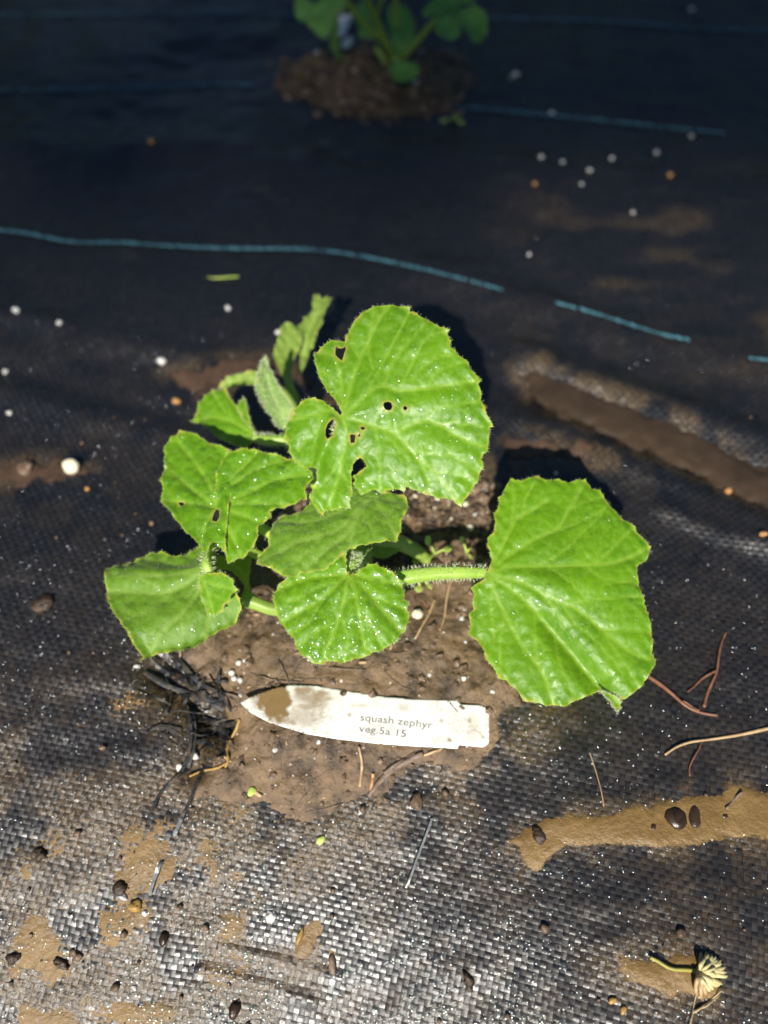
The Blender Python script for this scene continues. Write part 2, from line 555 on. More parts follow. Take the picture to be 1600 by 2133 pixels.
M['thread'] = plain("blue_marker_thread", (0.020, 0.090, 0.125), (0.065, 0.170, 0.210), 0.5, 700, 0.4)
M['strip'] = plain("loose_black_tape", (0.010, 0.011, 0.013), (0.022, 0.023, 0.025), 0.52, 500, 0.3, 0.7)
M['strip_glare'] = plain("black_tape_painted_glare", (0.10, 0.11, 0.11), (0.24, 0.25, 0.25), 0.3, 500, 0.3, 0.8)  # black tape's whitish glare painted in as a paler grey
M['floret'] = plain("clover_floret", (0.42, 0.36, 0.15), (0.62, 0.55, 0.30), 0.5, 300, 0.3)
M['floret_brown'] = plain("withered_floret", (0.30, 0.19, 0.08), (0.44, 0.31, 0.16), 0.5, 300, 0.3)
M['clover_stem'] = plain("clover_stem", (0.22, 0.20, 0.03), (0.34, 0.30, 0.06), 0.45, 300, 0.3)
M['straw'] = plain("dry_straw", (0.34, 0.25, 0.13), (0.50, 0.38, 0.22), 0.5, 400, 0.4)
M['print'] = plain("faded_grey_print", (0.05, 0.05, 0.055), (0.26, 0.26, 0.27), 0.6, 380, 0.0)
M['bark'] = plain("blocker_bark", (0.10, 0.075, 0.05), (0.2, 0.15, 0.1), 0.8, 8, 0.8, bd=0.05)  # only for the trunks of the added unseen blockers
M['blocker_crownleaf'] = plain("blocker_leaf", (0.04, 0.09, 0.02), (0.07, 0.13, 0.03), 0.5, 3, 0.0)
M['dirtground'] = plain("garden_earth", (0.10, 0.07, 0.045), (0.19, 0.13, 0.08), 0.8, 12, 0.6, bd=0.02)

k = NT("loose_black_tape_muddy")
M['strip'] = k.done(k.principled(k.mix(k.rng(k.noise(260, 4), 0.48, 0.62), (0.010, 0.011, 0.012), (0.060, 0.042, 0.025)), 0.58, 0.5, 1.5, k.bump(k.noise(600, 3), 0.5, 0.0008)).outputs[0])
k = NT("white_label_plastic")
st = k.attr("stain"); sp = k.attr("speck")
n1 = k.noise(260, 5)
c = k.mix(k.rng(n1, 0.3, 0.7), (0.68, 0.66, 0.59), (0.76, 0.74, 0.67))
c = k.mix(k.math('MULTIPLY', sp, k.rng(k.noise(700, 3), 0.45, 0.62)), c, (0.22, 0.16, 0.09))
c = k.mix(st, c, k.mix(n1, (0.15, 0.095, 0.035), (0.25, 0.165, 0.07)))
M['label'] = k.done(k.principled(c, 0.38, 0.5, 1.45).outputs[0])

# ------------------------------------------------------------------ ground to the horizon, backing sheet
X, Y, F = grid(-60, 60, -60, 60, 6)
V = np.stack([X, Y, np.full(len(X), -0.08)], -1)
tag(link("ground", mesh_np("ground", V, F), M['dirtground']), kind="structure")
X, Y, F = grid(-0.8, 0.8, -0.40, 1.5, 0.006)
V = np.stack([X, Y, T(X, Y) - 0.0011], -1)
fabric = tag(link("ground_cover", mesh_np("ground_cover", V, F), M['backing']), kind="structure")

# ------------------------------------------------------------------ soil and mud areas (outlines in the photograph)
SOIL = flat([(385, 1330), (400, 1400), (450, 1445), (470, 1500), (455, 1545), (420, 1590), (380, 1640), (470, 1650), (560, 1665), (640, 1690), (740, 1665), (810, 1640), (880, 1600), (950, 1600), (1025, 1560), (1050, 1500),
             (1100, 1465), (1075, 1420), (1020, 1330), (1030, 1210), (1050, 1120), (1060, 1050), (1000, 1000), (900, 980), (780, 960), (620, 1000), (560, 1150), (500, 1250)])
SOIL_FAR = flat([(560, 185), (600, 130), (700, 95), (860, 90), (960, 110), (990, 170), (960, 215), (870, 240), (760, 240), (650, 225)])
PUDDLES = [
    ("mud", 'mud', 0.0010, flat([(1060, 1738), (1100, 1715), (1150, 1698), (1230, 1685), (1300, 1690), (1370, 1672), (1410, 1652), (1450, 1648), (1520, 1650), (1545, 1632), (1600, 1640), (1700, 1650), (1700, 1738),
                          (1600, 1740), (1500, 1738), (1440, 1752), (1330, 1758), (1260, 1752), (1190, 1752), (1165, 1770), (1140, 1800), (1115, 1790), (1090, 1755)])),
    ("muddy_water", 'mud_dark', 0.0014, flat([(1065, 730), (1120, 745), (1200, 790), (1300, 825), (1400, 868), (1500, 918), (1600, 968), (1720, 1010), (1720, 1110), (1600, 1052), (1500, 1012), (1400, 965), (1300, 925), (1200, 880), (1110, 830)])),
    ("mud", 'mud_red', 0.0008, flat([(1050, 915), (1130, 915), (1210, 930), (1275, 965), (1230, 970), (1130, 945), (1045, 960)])),
    ("mud", 'mud_red', 0.0008, flat([(350, 775), (420, 765), (470, 745), (560, 740), (640, 760), (690, 840), (620, 800), (500, 800), (420, 812), (370, 800)])),
    ("mud", 'mud_red', 0.0008, flat([(-80, 965), (0, 970), (60, 955), (160, 965), (185, 985), (120, 1000), (40, 1005), (-80, 1000)])),
    ("mud", 'mud', 0.0009, flat([(1310, 1995), (1360, 1998), (1400, 1995), (1430, 1985), (1470, 1990), (1515, 2030), (1520, 2080), (1480, 2078), (1430, 2072), (1400, 2072), (1370, 2055), (1320, 2035), (1290, 2015)])),
    ("mud", 'mud', 0.0006, flat([(170, 2090), (250, 2080), (330, 2095), (320, 2133), (200, 2160), (150, 2130)])),
    ("mud", 'mud', 0.0004, flat([(-40, 2085), (60, 2095), (90, 2120), (60, 2180), (-60, 2180)])),
    ("mud", 'mud', 0.0003, flat([(380, 2020), (450, 2040), (480, 2065), (420, 2055)])),
    ("mud", 'mud', 0.0006, flat([(595, 1965), (620, 1930), (650, 1900), (660, 1915), (640, 1960), (625, 1985), (600, 1985)])),
]
soil_sd = lambda x, y: sdist(x, y, SOIL)

def soil_z(x, y):
    sd = soil_sd(x, y) + 0.010 * (fbm(x * 70, y * 70, 31, 3) - 0.5)
    off = -0.0022 + 0.0042 * smooth(-0.008, 0.010, sd) + 0.0040 * smooth(0.005, 0.05, sd)
    off = off + (0.0016 * (fbm(x * 420, y * 420, 47, 3) - 0.5) + (0.0022 + 0.0025 * smooth(0.17, 0.24, y)) * (fbm(x * 150, y * 150, 41, 4) - 0.5) + 0.004 * (fbm(x * 50, y * 50, 43, 2) - 0.5)) * smooth(-0.01, 0.004, sd)
    return T(x, y) + off, sd

x0, y0 = SOIL.min(0) - 0.012; x1, y1 = SOIL.max(0) + 0.012
X, Y, F = grid(x0, x1, y0, y1, 0.0011)
Z, sd = soil_z(X, Y)
keep = (sd[F] > -0.009).all(1)
V, F = compact(np.stack([X, Y, Z], -1), F[keep])
soil = tag(link("soil", mesh_np("soil", V, F), M['soil']), kind="structure")

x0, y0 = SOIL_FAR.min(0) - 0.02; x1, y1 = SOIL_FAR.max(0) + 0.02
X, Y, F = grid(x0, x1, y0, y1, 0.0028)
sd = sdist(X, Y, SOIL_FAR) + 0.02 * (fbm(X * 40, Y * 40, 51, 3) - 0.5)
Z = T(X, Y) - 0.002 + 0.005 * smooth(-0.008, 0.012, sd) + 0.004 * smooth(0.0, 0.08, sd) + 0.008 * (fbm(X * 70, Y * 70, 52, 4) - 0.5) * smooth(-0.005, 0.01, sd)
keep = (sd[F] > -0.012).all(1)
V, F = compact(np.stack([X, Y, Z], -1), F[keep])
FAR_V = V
tag(link("soil", mesh_np("soil_far", V, F), M['soil_shaded']), kind="structure")

for name, mt, lvl, poly in PUDDLES:
    x0, y0 = poly.min(0) - 0.006; x1, y1 = poly.max(0) + 0.006
    st = 0.0009 if y1 < 0.22 else 0.0022
    X, Y, F = grid(x0, x1, y0, y1, st)
    sd = sdist(X, Y, poly) + (0.006 if y1 < 0.22 else 0.016 if name == "muddy_water" else 0.020) * (fbm(X * 120, Y * 120, 61, 4) - 0.5)
    Z = T(X, Y) - 0.0005 + (lvl + 0.0003) * smooth(-0.003, 0.004, sd) + 0.0003 * (fbm(X * 240, Y * 240, 62, 3) - 0.5)
    if name == "muddy_water":
        Z = 0.010 * (fbm(X * 7 + 3, Y * 7 + 1, 5, 2) - 0.5) + 0.0006 + 0.004 * smooth(-0.006, 0.012, sd) - 0.004
    keep = (sd[F] > -0.0032).all(1)
    V, F, th_ = compact(np.stack([X, Y, Z], -1), F[keep], smooth(-0.0032, 0.006 if y1 < 0.22 else 0.012, sd))
    me = mesh_np(name, V, F); attr(me, "thick", th_)
    tag(link(name, me, M[mt]), kind="structure")

# splashed mud that lies in the hollows of the weave, lower left
X, Y, F = grid(-0.20, 0.12, -0.05, 0.17, 0.0011)
px = 0.9 * smooth(0.03, -0.10, X) * smooth(0.17, 0.05, Y) + 0.25 * smooth(0.14, 0.02, Y)
nn = fbm(X * 45, Y * 45, 71, 5)
off = -0.0006 + 0.0022 * (nn - 0.70 + 0.24 * px)
off = np.minimum(off, 0.0004) + 0.00025 * (fbm(X * 300, Y * 300, 73, 2) - 0.5)
keep = (off[F] > -0.00055).any(1)
V, F, th_ = compact(np.stack([X, Y, T(X, Y) + off], -1), F[keep], smooth(-0.0006, 0.0003, off))
me = mesh_np("mud_splash", V, F); attr(me, "thick", th_)
tag(link("mud", me, M['mud']), kind="structure")

# ------------------------------------------------------------------ the woven tapes of the ground cover
PT = 0.0026
TH = math.radians(-13.0)
def build_weave():
    n = 600
    ii, jj = np.meshgrid(np.arange(-n // 2, n // 2), np.arange(-95, 480))
    ii = ii.ravel(); jj = jj.ravel()
    u = ii * PT; v = jj * PT
    cx = u * math.cos(TH) - v * math.sin(TH); cy = u * math.sin(TH) + v * math.cos(TH)
    def warp(x, y):
        return x + 0.010 * (fbm(x * 6, y * 6, 81, 2) - 0.5), y + 0.012 * (fbm(x * 6 + 9, y * 6, 83, 2) - 0.5)
    wx, wy = warp(cx, cy)
    P = np.stack([wx, wy, np.zeros(len(wx))], -1) - CAM
    zd = P @ FWD
    sx = P[:, 0] / zd * FPX + 800; sy = 1066.5 - (P @ UPV) / zd * FPX
    ok = (zd > 0.05) & (sx > -170) & (sx < 1770) & (sy > -60) & (sy < 2420)
    ok &= soil_sd(wx, wy) < 0.016
    ok &= sdist(wx, wy, SOIL_FAR) < 0.02
    ii, jj, cx, cy = ii[ok], jj[ok], cx[ok], cy[ok]
    N = len(ii)
    weft = ((ii + jj) % 2 == 0)
    far = cy > 0.42
    out = []
    for isfar in (False, True):
        sel = np.where(far == isfar)[0]
        na, nc = (3, 2) if isfar else (4, 3)
        a = np.linspace(-0.5, 0.5, na); c = np.linspace(-0.5, 0.5, nc)
        A, C = np.meshgrid(a, c)                       # along the tape, across it
        A = A.ravel(); C = C.ravel()
        n_ = len(sel)
        wd = PT * (0.93 + 0.05 * RNG.random(n_)); ln = PT * (0.98 + 0.05 * RNG.random(n_))
        la = A[None] * ln[:, None]; lc = C[None] * wd[:, None]
        tw = (RNG.random(n_) - 0.5) * 0.10
        la, lc = la * np.cos(tw)[:, None] - lc * np.sin(tw)[:, None], la * np.sin(tw)[:, None] + lc * np.cos(tw)[:, None]
        lu = np.where(weft[sel][:, None], la, lc); lv = np.where(weft[sel][:, None], lc, la)
        gx = cx[sel][:, None] + lu * math.cos(TH) - lv * math.sin(TH)
        gy = cy[sel][:, None] + lu * math.sin(TH) + lv * math.cos(TH)
        gx, gy = warp(gx, gy)
        amp = 0.00016 + 0.00010 * RNG.random(n_)
        hz = amp[:, None] * (1 - (2 * A[None]) ** 2) + 0.00006 * (1 - (2 * C[None]) ** 2)
        hz = hz + (RNG.normal(size=(n_, 1)) * 0.035) * la + (RNG.normal(size=(n_, 1)) * 0.05) * lc + RNG.normal(size=(n_, 1)) * 0.00005
        z = T(gx.ravel(), gy.ravel()).reshape(gx.shape) + hz - 0.00025
        V = np.stack([gx, gy, z], -1).reshape(-1, 3)
        idx = np.arange(na * nc).reshape(nc, na)
        f = np.stack([idx[:-1, :-1], idx[:-1, 1:], idx[1:, 1:], idx[1:, :-1]], -1).reshape(-1, 4)
        fl = f[:, ::-1]
        wf = weft[sel]
        Fq = np.where(wf[:, None, None], f[None], fl[None]) + (np.arange(n_) * na * nc)[:, None, None]
        rnd = np.repeat(np.where(weft[sel], 0.5, 0.0) + 0.5 * RNG.random(n_), na * nc)
        X_, Y_ = V[:, 0], V[:, 1]
        sdv = soil_sd(X_, Y_)
        d = 0.9 * smooth(-0.035, 0.0, sdv) + 0.06
        d = d + 0.65 * smooth(0.02, -0.09, X_) * smooth(0.17, 0.06, Y_)
        d = d + 0.22 * smooth(0.14, 0.0, Y_)
        d = d + 0.05 * smooth(0.54, 0.60, fbm(X_ * 9, Y_ * 12, 91, 3)) * smooth(0.16, 0.26, Y_)
        for nm, mt, lv_, poly in PUDDLES:
            d = d + 0.6 * smooth(-0.012, 0.0, sdist(X_, Y_, poly))
        d = d * smooth(0.34, 0.60, fbm(X_ * 55, Y_ * 55, 93, 4)) * (1 - 0.75 * smooth(0.33, 0.45, Y_)) + 0.10 * smooth(0.26, 0.10, Y_) + 0.42 * smooth(0.06, 0.16, X_) * smooth(0.32, 0.38, Y_) * smooth(0.60, 0.48, Y_) * smooth(0.40, 0.62, fbm(X_ * 14, Y_ * 30, 95, 3))
        out.append((V, Fq.reshape(-1, 4), rnd, np.clip(d, 0, 1)))
    V = np.vstack([o[0] for o in out]); F = np.vstack([out[0][1], out[1][1] + len(out[0][0])])
    me = mesh_np("woven_tape", V, F)
    attr(me, "rnd", np.concatenate([o[2] for o in out])); attr(me, "dirt", np.concatenate([o[3] for o in out]))
    o = link("woven_tape", me, M['tape'], fabric)
    tag(o, kind="stuff")
    return N
NCELL = build_weave()

# ------------------------------------------------------------------ blue marker threads woven into the fabric
def thread(pts, width_px, lift=0.0010):
    P = G(catmull(pts, 10), lift)
    L = np.concatenate([[0], np.cumsum(np.linalg.norm(np.diff(P, axis=0), axis=1))])
    step = 0.0021
    s = np.arange(0, L[-1], step)
    C = np.stack([np.interp(s, L, P[:, q]) for q in range(3)], -1)
    tg = np.gradient(C, axis=0); tg /= np.linalg.norm(tg, axis=1)[:, None]
    sd_ = np.cross(tg, [0, 0, 1.0])
    B = Batch()
    for i in range(len(C)):
        if RNG.random() < 0.05: continue
        wr = width_px * 0.64 / FPX * zdepth(C[i]) / 2
        r = wr * (0.65 + 0.5 * random.random())
        axis = tg[i] * 0.8 + sd_[i] * 0.75                 # slanted stitch
        axis /= np.linalg.norm(axis)
        p = C[i] + sd_[i] * 0.0002 * random.uniform(-1, 1)
        pts_ = np.stack([p - axis * r * 1.25, p - axis * r * 0.5 + [0, 0, r * 0.45], p + axis * r * 0.5 + [0, 0, r * 0.45], p + axis * r * 1.25])
        v, f, _ = tube(pts_, [r * 0.25, r * 0.55, r * 0.55, r * 0.25], 6)
        B.add(v, f)
    o = link("marker_thread", B.mesh("marker_thread"), M['thread'], fabric)
    return o
thread([(-60, 478), (0, 480), (60, 487), (150, 504), (260, 506), (340, 512), (480, 518), (640, 520), (740, 532), (860, 556), (970, 583), (1050, 605)], 15)
thread([(1160, 632), (1230, 650), (1300, 672), (1380, 697), (1435, 708)], 15)
thread([(1562, 746), (1610, 752), (1680, 765)], 14)
thread([(-60, 188), (60, 188), (200, 186), (330, 182), (450, 176), (530, 178)], 11)
thread([(945, 222), (1050, 232), (1200, 246), (1350, 262), (1510, 278)], 12)
thread([(-60, 30), (160, 30), (380, 26), (620, 32)], 8)
thread([(1010, 38), (1200, 42), (1380, 54), (1500, 62), (1680, 66)], 10)

# loose frayed tapes where the planting hole is cut
def ribbon(pts, wpx, mat, lift=0.0015, wave=0.0006, roll=0.35):
    px = catmull(pts, 6)
    P = G(px, lift)
    n = len(P)
    P[:, 2] += wave * np.sin(np.linspace(0, 9, n)) + 0.0018 * np.sin(np.linspace(0, math.pi, n))
    tg = np.gradient(P, axis=0); tg /= np.linalg.norm(tg, axis=1)[:, None]
    s = np.cross(tg, [0, 0, 1.0]); s /= np.linalg.norm(s, axis=1)[:, None]
    tilt = roll * np.sin(np.linspace(0.5, 5, n) + random.random() * 3)
    nr = np.cross(s, tg)
    s2 = s * np.cos(tilt)[:, None] + nr * np.sin(tilt)[:, None]
    w_ = np.array([wpx * 0.58 / FPX * zdepth(p) / 2 for p in P])[:, None]
    up = np.cross(s2, tg)
    th = 0.0002
    V = np.vstack([P - s2 * w_, P + up * w_ * 0.10, P + s2 * w_, P - up * th])
    idx = np.arange(4 * n).reshape(4, n)
    F = []
    for a_, b_ in ((0, 1), (1, 2), (2, 3), (3, 0)):
        F.append(np.stack([idx[a_][:-1], idx[a_][1:], idx[b_][1:], idx[b_][:-1]], -1))
    link("loose_tape", mesh_np("loose_tape", V, np.vstack(F), False), M[mat], fabric)
for pts, w_, m_ in [
    ([(318, 1365), (350, 1395), (395, 1425), (440, 1462), (468, 1478)], 22, 'strip'),
    ([(300, 1400), (345, 1430), (390, 1445), (430, 1460), (466, 1470)], 16, 'strip'),
    ([(345, 1352), (380, 1385), (410, 1420), (445, 1440), (492, 1456)], 12, 'strip'),
    ([(382, 1440), (410, 1455), (445, 1463), (470, 1470)], 20, 'strip'),
    ([(395, 1468), (404, 1495), (408, 1525), (404, 1565), (392, 1600)], 12, 'strip'),
    ([(384, 1470), (396, 1500), (398, 1540), (390, 1585), (372, 1620)], 14, 'strip'),
    ([(405, 1500), (440, 1505), (470, 1512), (490, 1508)], 18, 'strip'),
    ([(400, 1525), (430, 1522), (452, 1520), (470, 1528)], 14, 'strip'),
    ([(400, 1550), (425, 1548), (445, 1556)], 16, 'strip'),
    ([(395, 1600), (360, 1630), (335, 1655), (318, 1690)], 13, 'strip'),
    ([(424, 1600), (408, 1640), (392, 1680), (378, 1705)], 13, 'strip'),
    ([(382, 1700), (374, 1720), (364, 1742)], 15, 'strip_glare'),
    ([(338, 1795), (330, 1812), (324, 1830), (312, 1865)], 14, 'strip_glare'),
    ([(900, 1705), (886, 1745), (872, 1780), (858, 1820), (846, 1850)], 8, 'strip_glare'),
]:
    ribbon(pts, w_, m_)

for q in range(26):
    a_ = random.uniform(0, 6.28); cx_, cy_ = random.uniform(320, 470), random.uniform(1385, 1560)
    if soil_sd(*[np.array([t]) for t in flat((cx_, cy_))[0]])[0] > 0.010: continue
    L_ = random.uniform(22, 55); b_ = random.uniform(-14, 14)
    ribbon([(cx_ - L_ * math.cos(a_), cy_ - L_ * math.sin(a_) * 0.8), (cx_ + b_ * math.sin(a_), cy_ - b_ * math.cos(a_)), (cx_ + L_ * math.cos(a_), cy_ + L_ * math.sin(a_) * 0.8)], random.choice((4, 6, 9, 12)), 'strip', random.uniform(0.0006, 0.003), 0.0008, 0.9)

# ------------------------------------------------------------------ leaves
def zmap(pts, ox, oy, s):
    return [(ox + p[0] / s, oy + p[1] / s) for p in pts]

def resample(P, st):
    P = np.asarray(P, float)
    out = []
    n = len(P)
    for i in range(n):
        a, b = P[i], P[(i + 1) % n]
        L = np.linalg.norm(b - a)
        m = max(1, int(round(L / st)))
        for q in range(m):
            out.append(a + (b - a) * q / m)
    return np.array(out)

LEAF_ANCHOR = {}

class Leaf:
    def __init__(self, name, parent, cpx, h, nrm, mat='leaf', step=0.0013):
        self.name, self.parent, self.mat, self.step = name, parent, mat, step
        self.c = H(cpx[0], cpx[1], h) if h is not None else None
        n = np.array(nrm, float); self.nv = n / np.linalg.norm(n)
        self.e1 = np.cross([0, 1.0, 0], self.nv); self.e1 /= np.linalg.norm(self.e1)
        self.e2 = np.cross(self.nv, self.e1)
        self.patches = []
    def uv(self, px):
        d = rays(px)
        t = ((self.c - CAM) @ self.nv) / (d @ self.nv)
        P = CAM + d * t[:, None] - self.c
        return np.stack([P @ self.e1, P @ self.e2], -1)
    def xyz(self, uv, hgt):
        return self.c + np.outer(uv[:, 0], self.e1) + np.outer(uv[:, 1], self.e2) + np.outer(hgt, self.nv)
    def patch(self, outline, holes=(), veins=(), minor=(), lift=0.0, curv=(0, 0, 0), fold=(), puck=0.0016, pw=0.0055,
              bump=0.0007, curl=0.0, rimw=0.0007, cellb=0.00045, tilt=(0, 0), seed=1, serr=0.00015, rimk=0.5, scar=0.8, drop=0.0):
        o = resample(self.uv(outline), self.step * 0.8)
        o = o + RNG.normal(size=o.shape) * serr
        hs = [resample(self.uv(q), self.step * 0.6) for q in holes]
        lo, hi = o.min(0), o.max(0)
        st = self.step
        gx, gy = np.meshgrid(np.arange(lo[0], hi[0], st), np.arange(lo[1], hi[1], st * 0.866))
        gx = gx + (np.arange(gx.shape[0]) % 2)[:, None] * st * 0.5
        gx = gx.ravel(); gy = gy.ravel()
        ok = inside(gx, gy, o) & (seg_dist(gx, gy, o, True) > st * 0.45)
        for q in hs:
            ok &= ~inside(gx, gy, q) & (seg_dist(gx, gy, q, True) > st * 0.4)
        gx, gy = gx[ok], gy[ok]
        pts = [o] + hs + [np.stack([gx, gy], -1)]
        edges = []; b = 0
        for loop in [o] + hs:
            m = len(loop)
            edges += [(b + i, b + (i + 1) % m) for i in range(m)]
            b += m
        allp = np.vstack(pts)
        r = delaunay_2d_cdt([Vector((float(p[0]), float(p[1]))) for p in allp], edges, [], 0, 1e-7)
        U = np.array([tuple(p) for p in r[0]]); Fc = np.array([f for f in r[2] if len(f) == 3])
        ce = U[Fc].mean(1)
        keep = inside(ce[:, 0], ce[:, 1], o)
        for q in hs:
            keep &= ~inside(ce[:, 0], ce[:, 1], q)
        U, Fc = compact(U, Fc[keep])
        x, y = U[:, 0], U[:, 1]
        dv = np.full(len(x), 1.0)
        for vn in veins:
            dv = np.minimum(dv, seg_dist(x, y, self.uv(catmull(vn, 4))))
        dm = np.full(len(x), 1.0)
        for vn in minor:
            dm = np.minimum(dm, seg_dist(x, y, self.uv(catmull(vn, 3))))
        de = seg_dist(x, y, o, True)
        dh = np.full(len(x), 1.0)
        for q in hs:
            dh = np.minimum(dh, seg_dist(x, y, q, True))
        dmin = np.minimum(dv, dm)
        puck = puck * 0.68
        h = lift + puck * (1 - np.exp(-dv / pw)) + puck * 0.6 * (1 - np.exp(-dmin / (pw * 0.55)))
        fw = 0.0052 if self.step < 0.002 else 0.010
        qx, qy = np.meshgrid(np.arange(lo[0] - fw, hi[0] + fw, fw), np.arange(lo[1] - fw, hi[1] + fw, fw))
        qx = (qx + RNG.uniform(-0.42, 0.42, qx.shape) * fw).ravel(); qy = (qy + RNG.uniform(-0.42, 0.42, qy.shape) * fw).ravel()
        f1 = np.full(len(x), 9.0); f2 = np.full(len(x), 9.0)
        for c0 in range(0, len(qx), 64):
            dd = np.hypot(x[:, None] - qx[None, c0:c0 + 64], y[:, None] - qy[None, c0:c0 + 64])
            if dd.shape[1] > 1:
                pp = np.partition(dd, 1, axis=1)
                n1_, n2_ = pp[:, 0], pp[:, 1]
            else:
                n1_, n2_ = dd[:, 0], np.full(len(x), 9.0)
            f2 = np.minimum(np.minimum(f2, n2_), np.maximum(f1, n1_)); f1 = np.minimum(f1, n1_)
        cell = f2 - f1
        h = h + cellb * (1 - np.exp(-cell / 0.0018))
        h = h + bump * 2 * (fbm(x * 110 + seed * 3, y * 110, seed, 2) - 0.5) + bump * 0.8 * (fbm(x * 320, y * 320 + seed, seed + 5, 2) - 0.5)
        h = h + curv[0] * x * x + curv[1] * y * y + curv[2] * x * y + tilt[0] * x + tilt[1] * y
        h = h + 0.004 * (fbm(x * 22 + seed, y * 22, seed + 9, 2) - 0.5)
        for ln, wd, am in fold:
            h = h + am * np.exp(-(seg_dist(x, y, self.uv(ln)) / wd) ** 2)
        h = h + curl * np.exp(-de / 0.004) + 0.0006 * np.exp(-de / 0.003) * np.sin(x * 900 + y * 700)
        vein = np.clip(np.maximum.reduce([1.1 - dv / 0.0013, 0.9 * (1 - dm / 0.0009), 0.42 * (1 - cell / 0.0008)]), 0, 1)
        rim = np.clip(1 - de / rimw, 0, 1) * rimk
        sc_ = np.clip(1 - dh / 0.0011, 0, 1) * scar
        sc_ = np.maximum(sc_, smooth(0.68, 0.74, fbm(x * 300, y * 300, seed + 3, 2)) * np.clip(1 - de / 0.0016, 0, 1))
        P = self.xyz(U, h)
        self.patches.append((P, Fc, vein, rim, sc_, o, h, de))
        return self
    def build(self, drops=0, dsize=(0.00028, 0.0011), edge_hair=0, label=None, hair_len=0.0009, face_hair=0):
        V = []; F = []; b = 0; A = [[], [], []]
        for P, Fc, ve, ri, sc_, o, h, de in self.patches:
            V.append(P); F.append(Fc + b); b += len(P)
            A[0].append(ve); A[1].append(ri); A[2].append(sc_)
        V = np.vstack(V); F = np.vstack(F)
        nf = np.cross(V[F[:, 1]] - V[F[:, 0]], V[F[:, 2]] - V[F[:, 0]])
        flip = (nf @ self.nv) < 0
        F[flip] = F[flip][:, ::-1]
        nf[flip] *= -1
        vn = np.zeros_like(V)
        for q in range(3):
            np.add.at(vn, F[:, q], nf)
        vn /= np.linalg.norm(vn, axis=1)[:, None] + 1e-15
        me = mesh_np(self.name, V, F)
        for nm, a in zip(("vein", "rim", "scar"), A):
            attr(me, nm, np.concatenate(a))
        ob = under(link(self.name, me, M[self.mat]), self.parent)
        if label: ob["label"] = label
        self.ob, self.V, self.F, self.vn = ob, V, F, vn
        ar = np.linalg.norm(nf, axis=1); pr = ar / ar.sum()
        if drops:
            fi = RNG.choice(len(F), drops, p=pr)
            w_ = RNG.dirichlet((1, 1, 1), drops)
            P = (V[F[fi]] * w_[:, :, None]).sum(1)
            N = vn[F[fi, 0]]
            R = dsize[0] + (dsize[1] - dsize[0]) * RNG.random(drops) ** 4
            dv_, df_ = domes(P - N * 0.00003, N, R)
            d = link("droplets", mesh_np("droplets", dv_, df_), M['drop'], ob)
            tag(d, kind="stuff")
        if edge_hair or face_hair:
            hv = []; hf = []; nb = 0
            for P, Fc, ve, ri, sc_, o, h, de in self.patches:
                on = np.where(de < 1e-6)[0]
                cen = P.mean(0)
                if edge_hair and len(on):
                    pick = RNG.choice(on, edge_hair)
                    for i in pick:
                        p = P[i]; dr = p - cen; dr /= np.linalg.norm(dr)
                        dr = dr + RNG.normal(size=3) * 0.6 + self.nv * 0.2; dr /= np.linalg.norm(dr)
                        s = np.cross(dr, self.nv); s /= np.linalg.norm(s) + 1e-9
                        L = hair_len * RNG.uniform(0.5, 1.2)
                        p = p + RNG.normal(size=3) * 0.0003
                        hv += [p - s * 0.00006, p + s * 0.00006, p + dr * L]; hf.append((nb, nb + 1, nb + 2)); nb += 3
            if face_hair:
                fi = RNG.choice(len(F), face_hair, p=pr)
                for i in fi:
                    p = V[F[i]].mean(0); dr = vn[F[i, 0]] + RNG.normal(size=3) * 0.5; dr /= np.linalg.norm(dr)
                    s = np.cross(dr, FWD); s /= np.linalg.norm(s) + 1e-9
                    L = hair_len * RNG.uniform(0.5, 1.3)
                    hv += [p - s * 0.00005, p + s * 0.00005, p + dr * L]; hf.append((nb, nb + 1, nb + 2)); nb += 3
            d = link("hairs", mesh_np("hairs", np.array(hv), np.array(hf), False), M['hair'], ob)
            tag(d, kind="stuff")
        return self

def petiole(name, pts, wpx, parent, mat='petiole', hairs=0, hl=0.0022, ridges=5):
    """pts: (px, py, height)"""
    P = catmull([H(*p) for p in pts], 8)
    wd = np.interp(np.linspace(0, 1, len(P)), np.linspace(0, 1, len(wpx)), wpx)
    R = np.array([wd[i] / FPX * zdepth(P[i]) / 2 for i in range(len(P))])
    v, f, nr = tube(P, R, 20, ridges, 0.07)
    o = under(link(name, mesh_np(name, v, f), M[mat]), parent)
    if hairs:
        n = len(nr)
        pick = RNG.choice(n, hairs)
        hv = []; hf = []
        for q, i in enumerate(pick):
            p = v[i] + RNG.normal(size=3) * 0.0003; dr = nr[i] + RNG.normal(size=3) * 0.35; dr /= np.linalg.norm(dr)
            s = np.cross(dr, FWD); s /= np.linalg.norm(s) + 1e-9
            L = hl * RNG.uniform(0.5, 1.2)
            hv += [p - s * 0.00012, p + s * 0.00012, p + dr * L]; hf.append((3 * q, 3 * q + 1, 3 * q + 2))
        d = link("hairs", mesh_np("hairs", np.array(hv), np.array(hf), False), M['hair'], o)
        tag(d, kind="stuff")
    return o

base = G((770, 1200))[0]
plant = empty("squash_plant", base, "young hairy squash plant with hole eaten leaves growing in the cut soil hole", "plant")

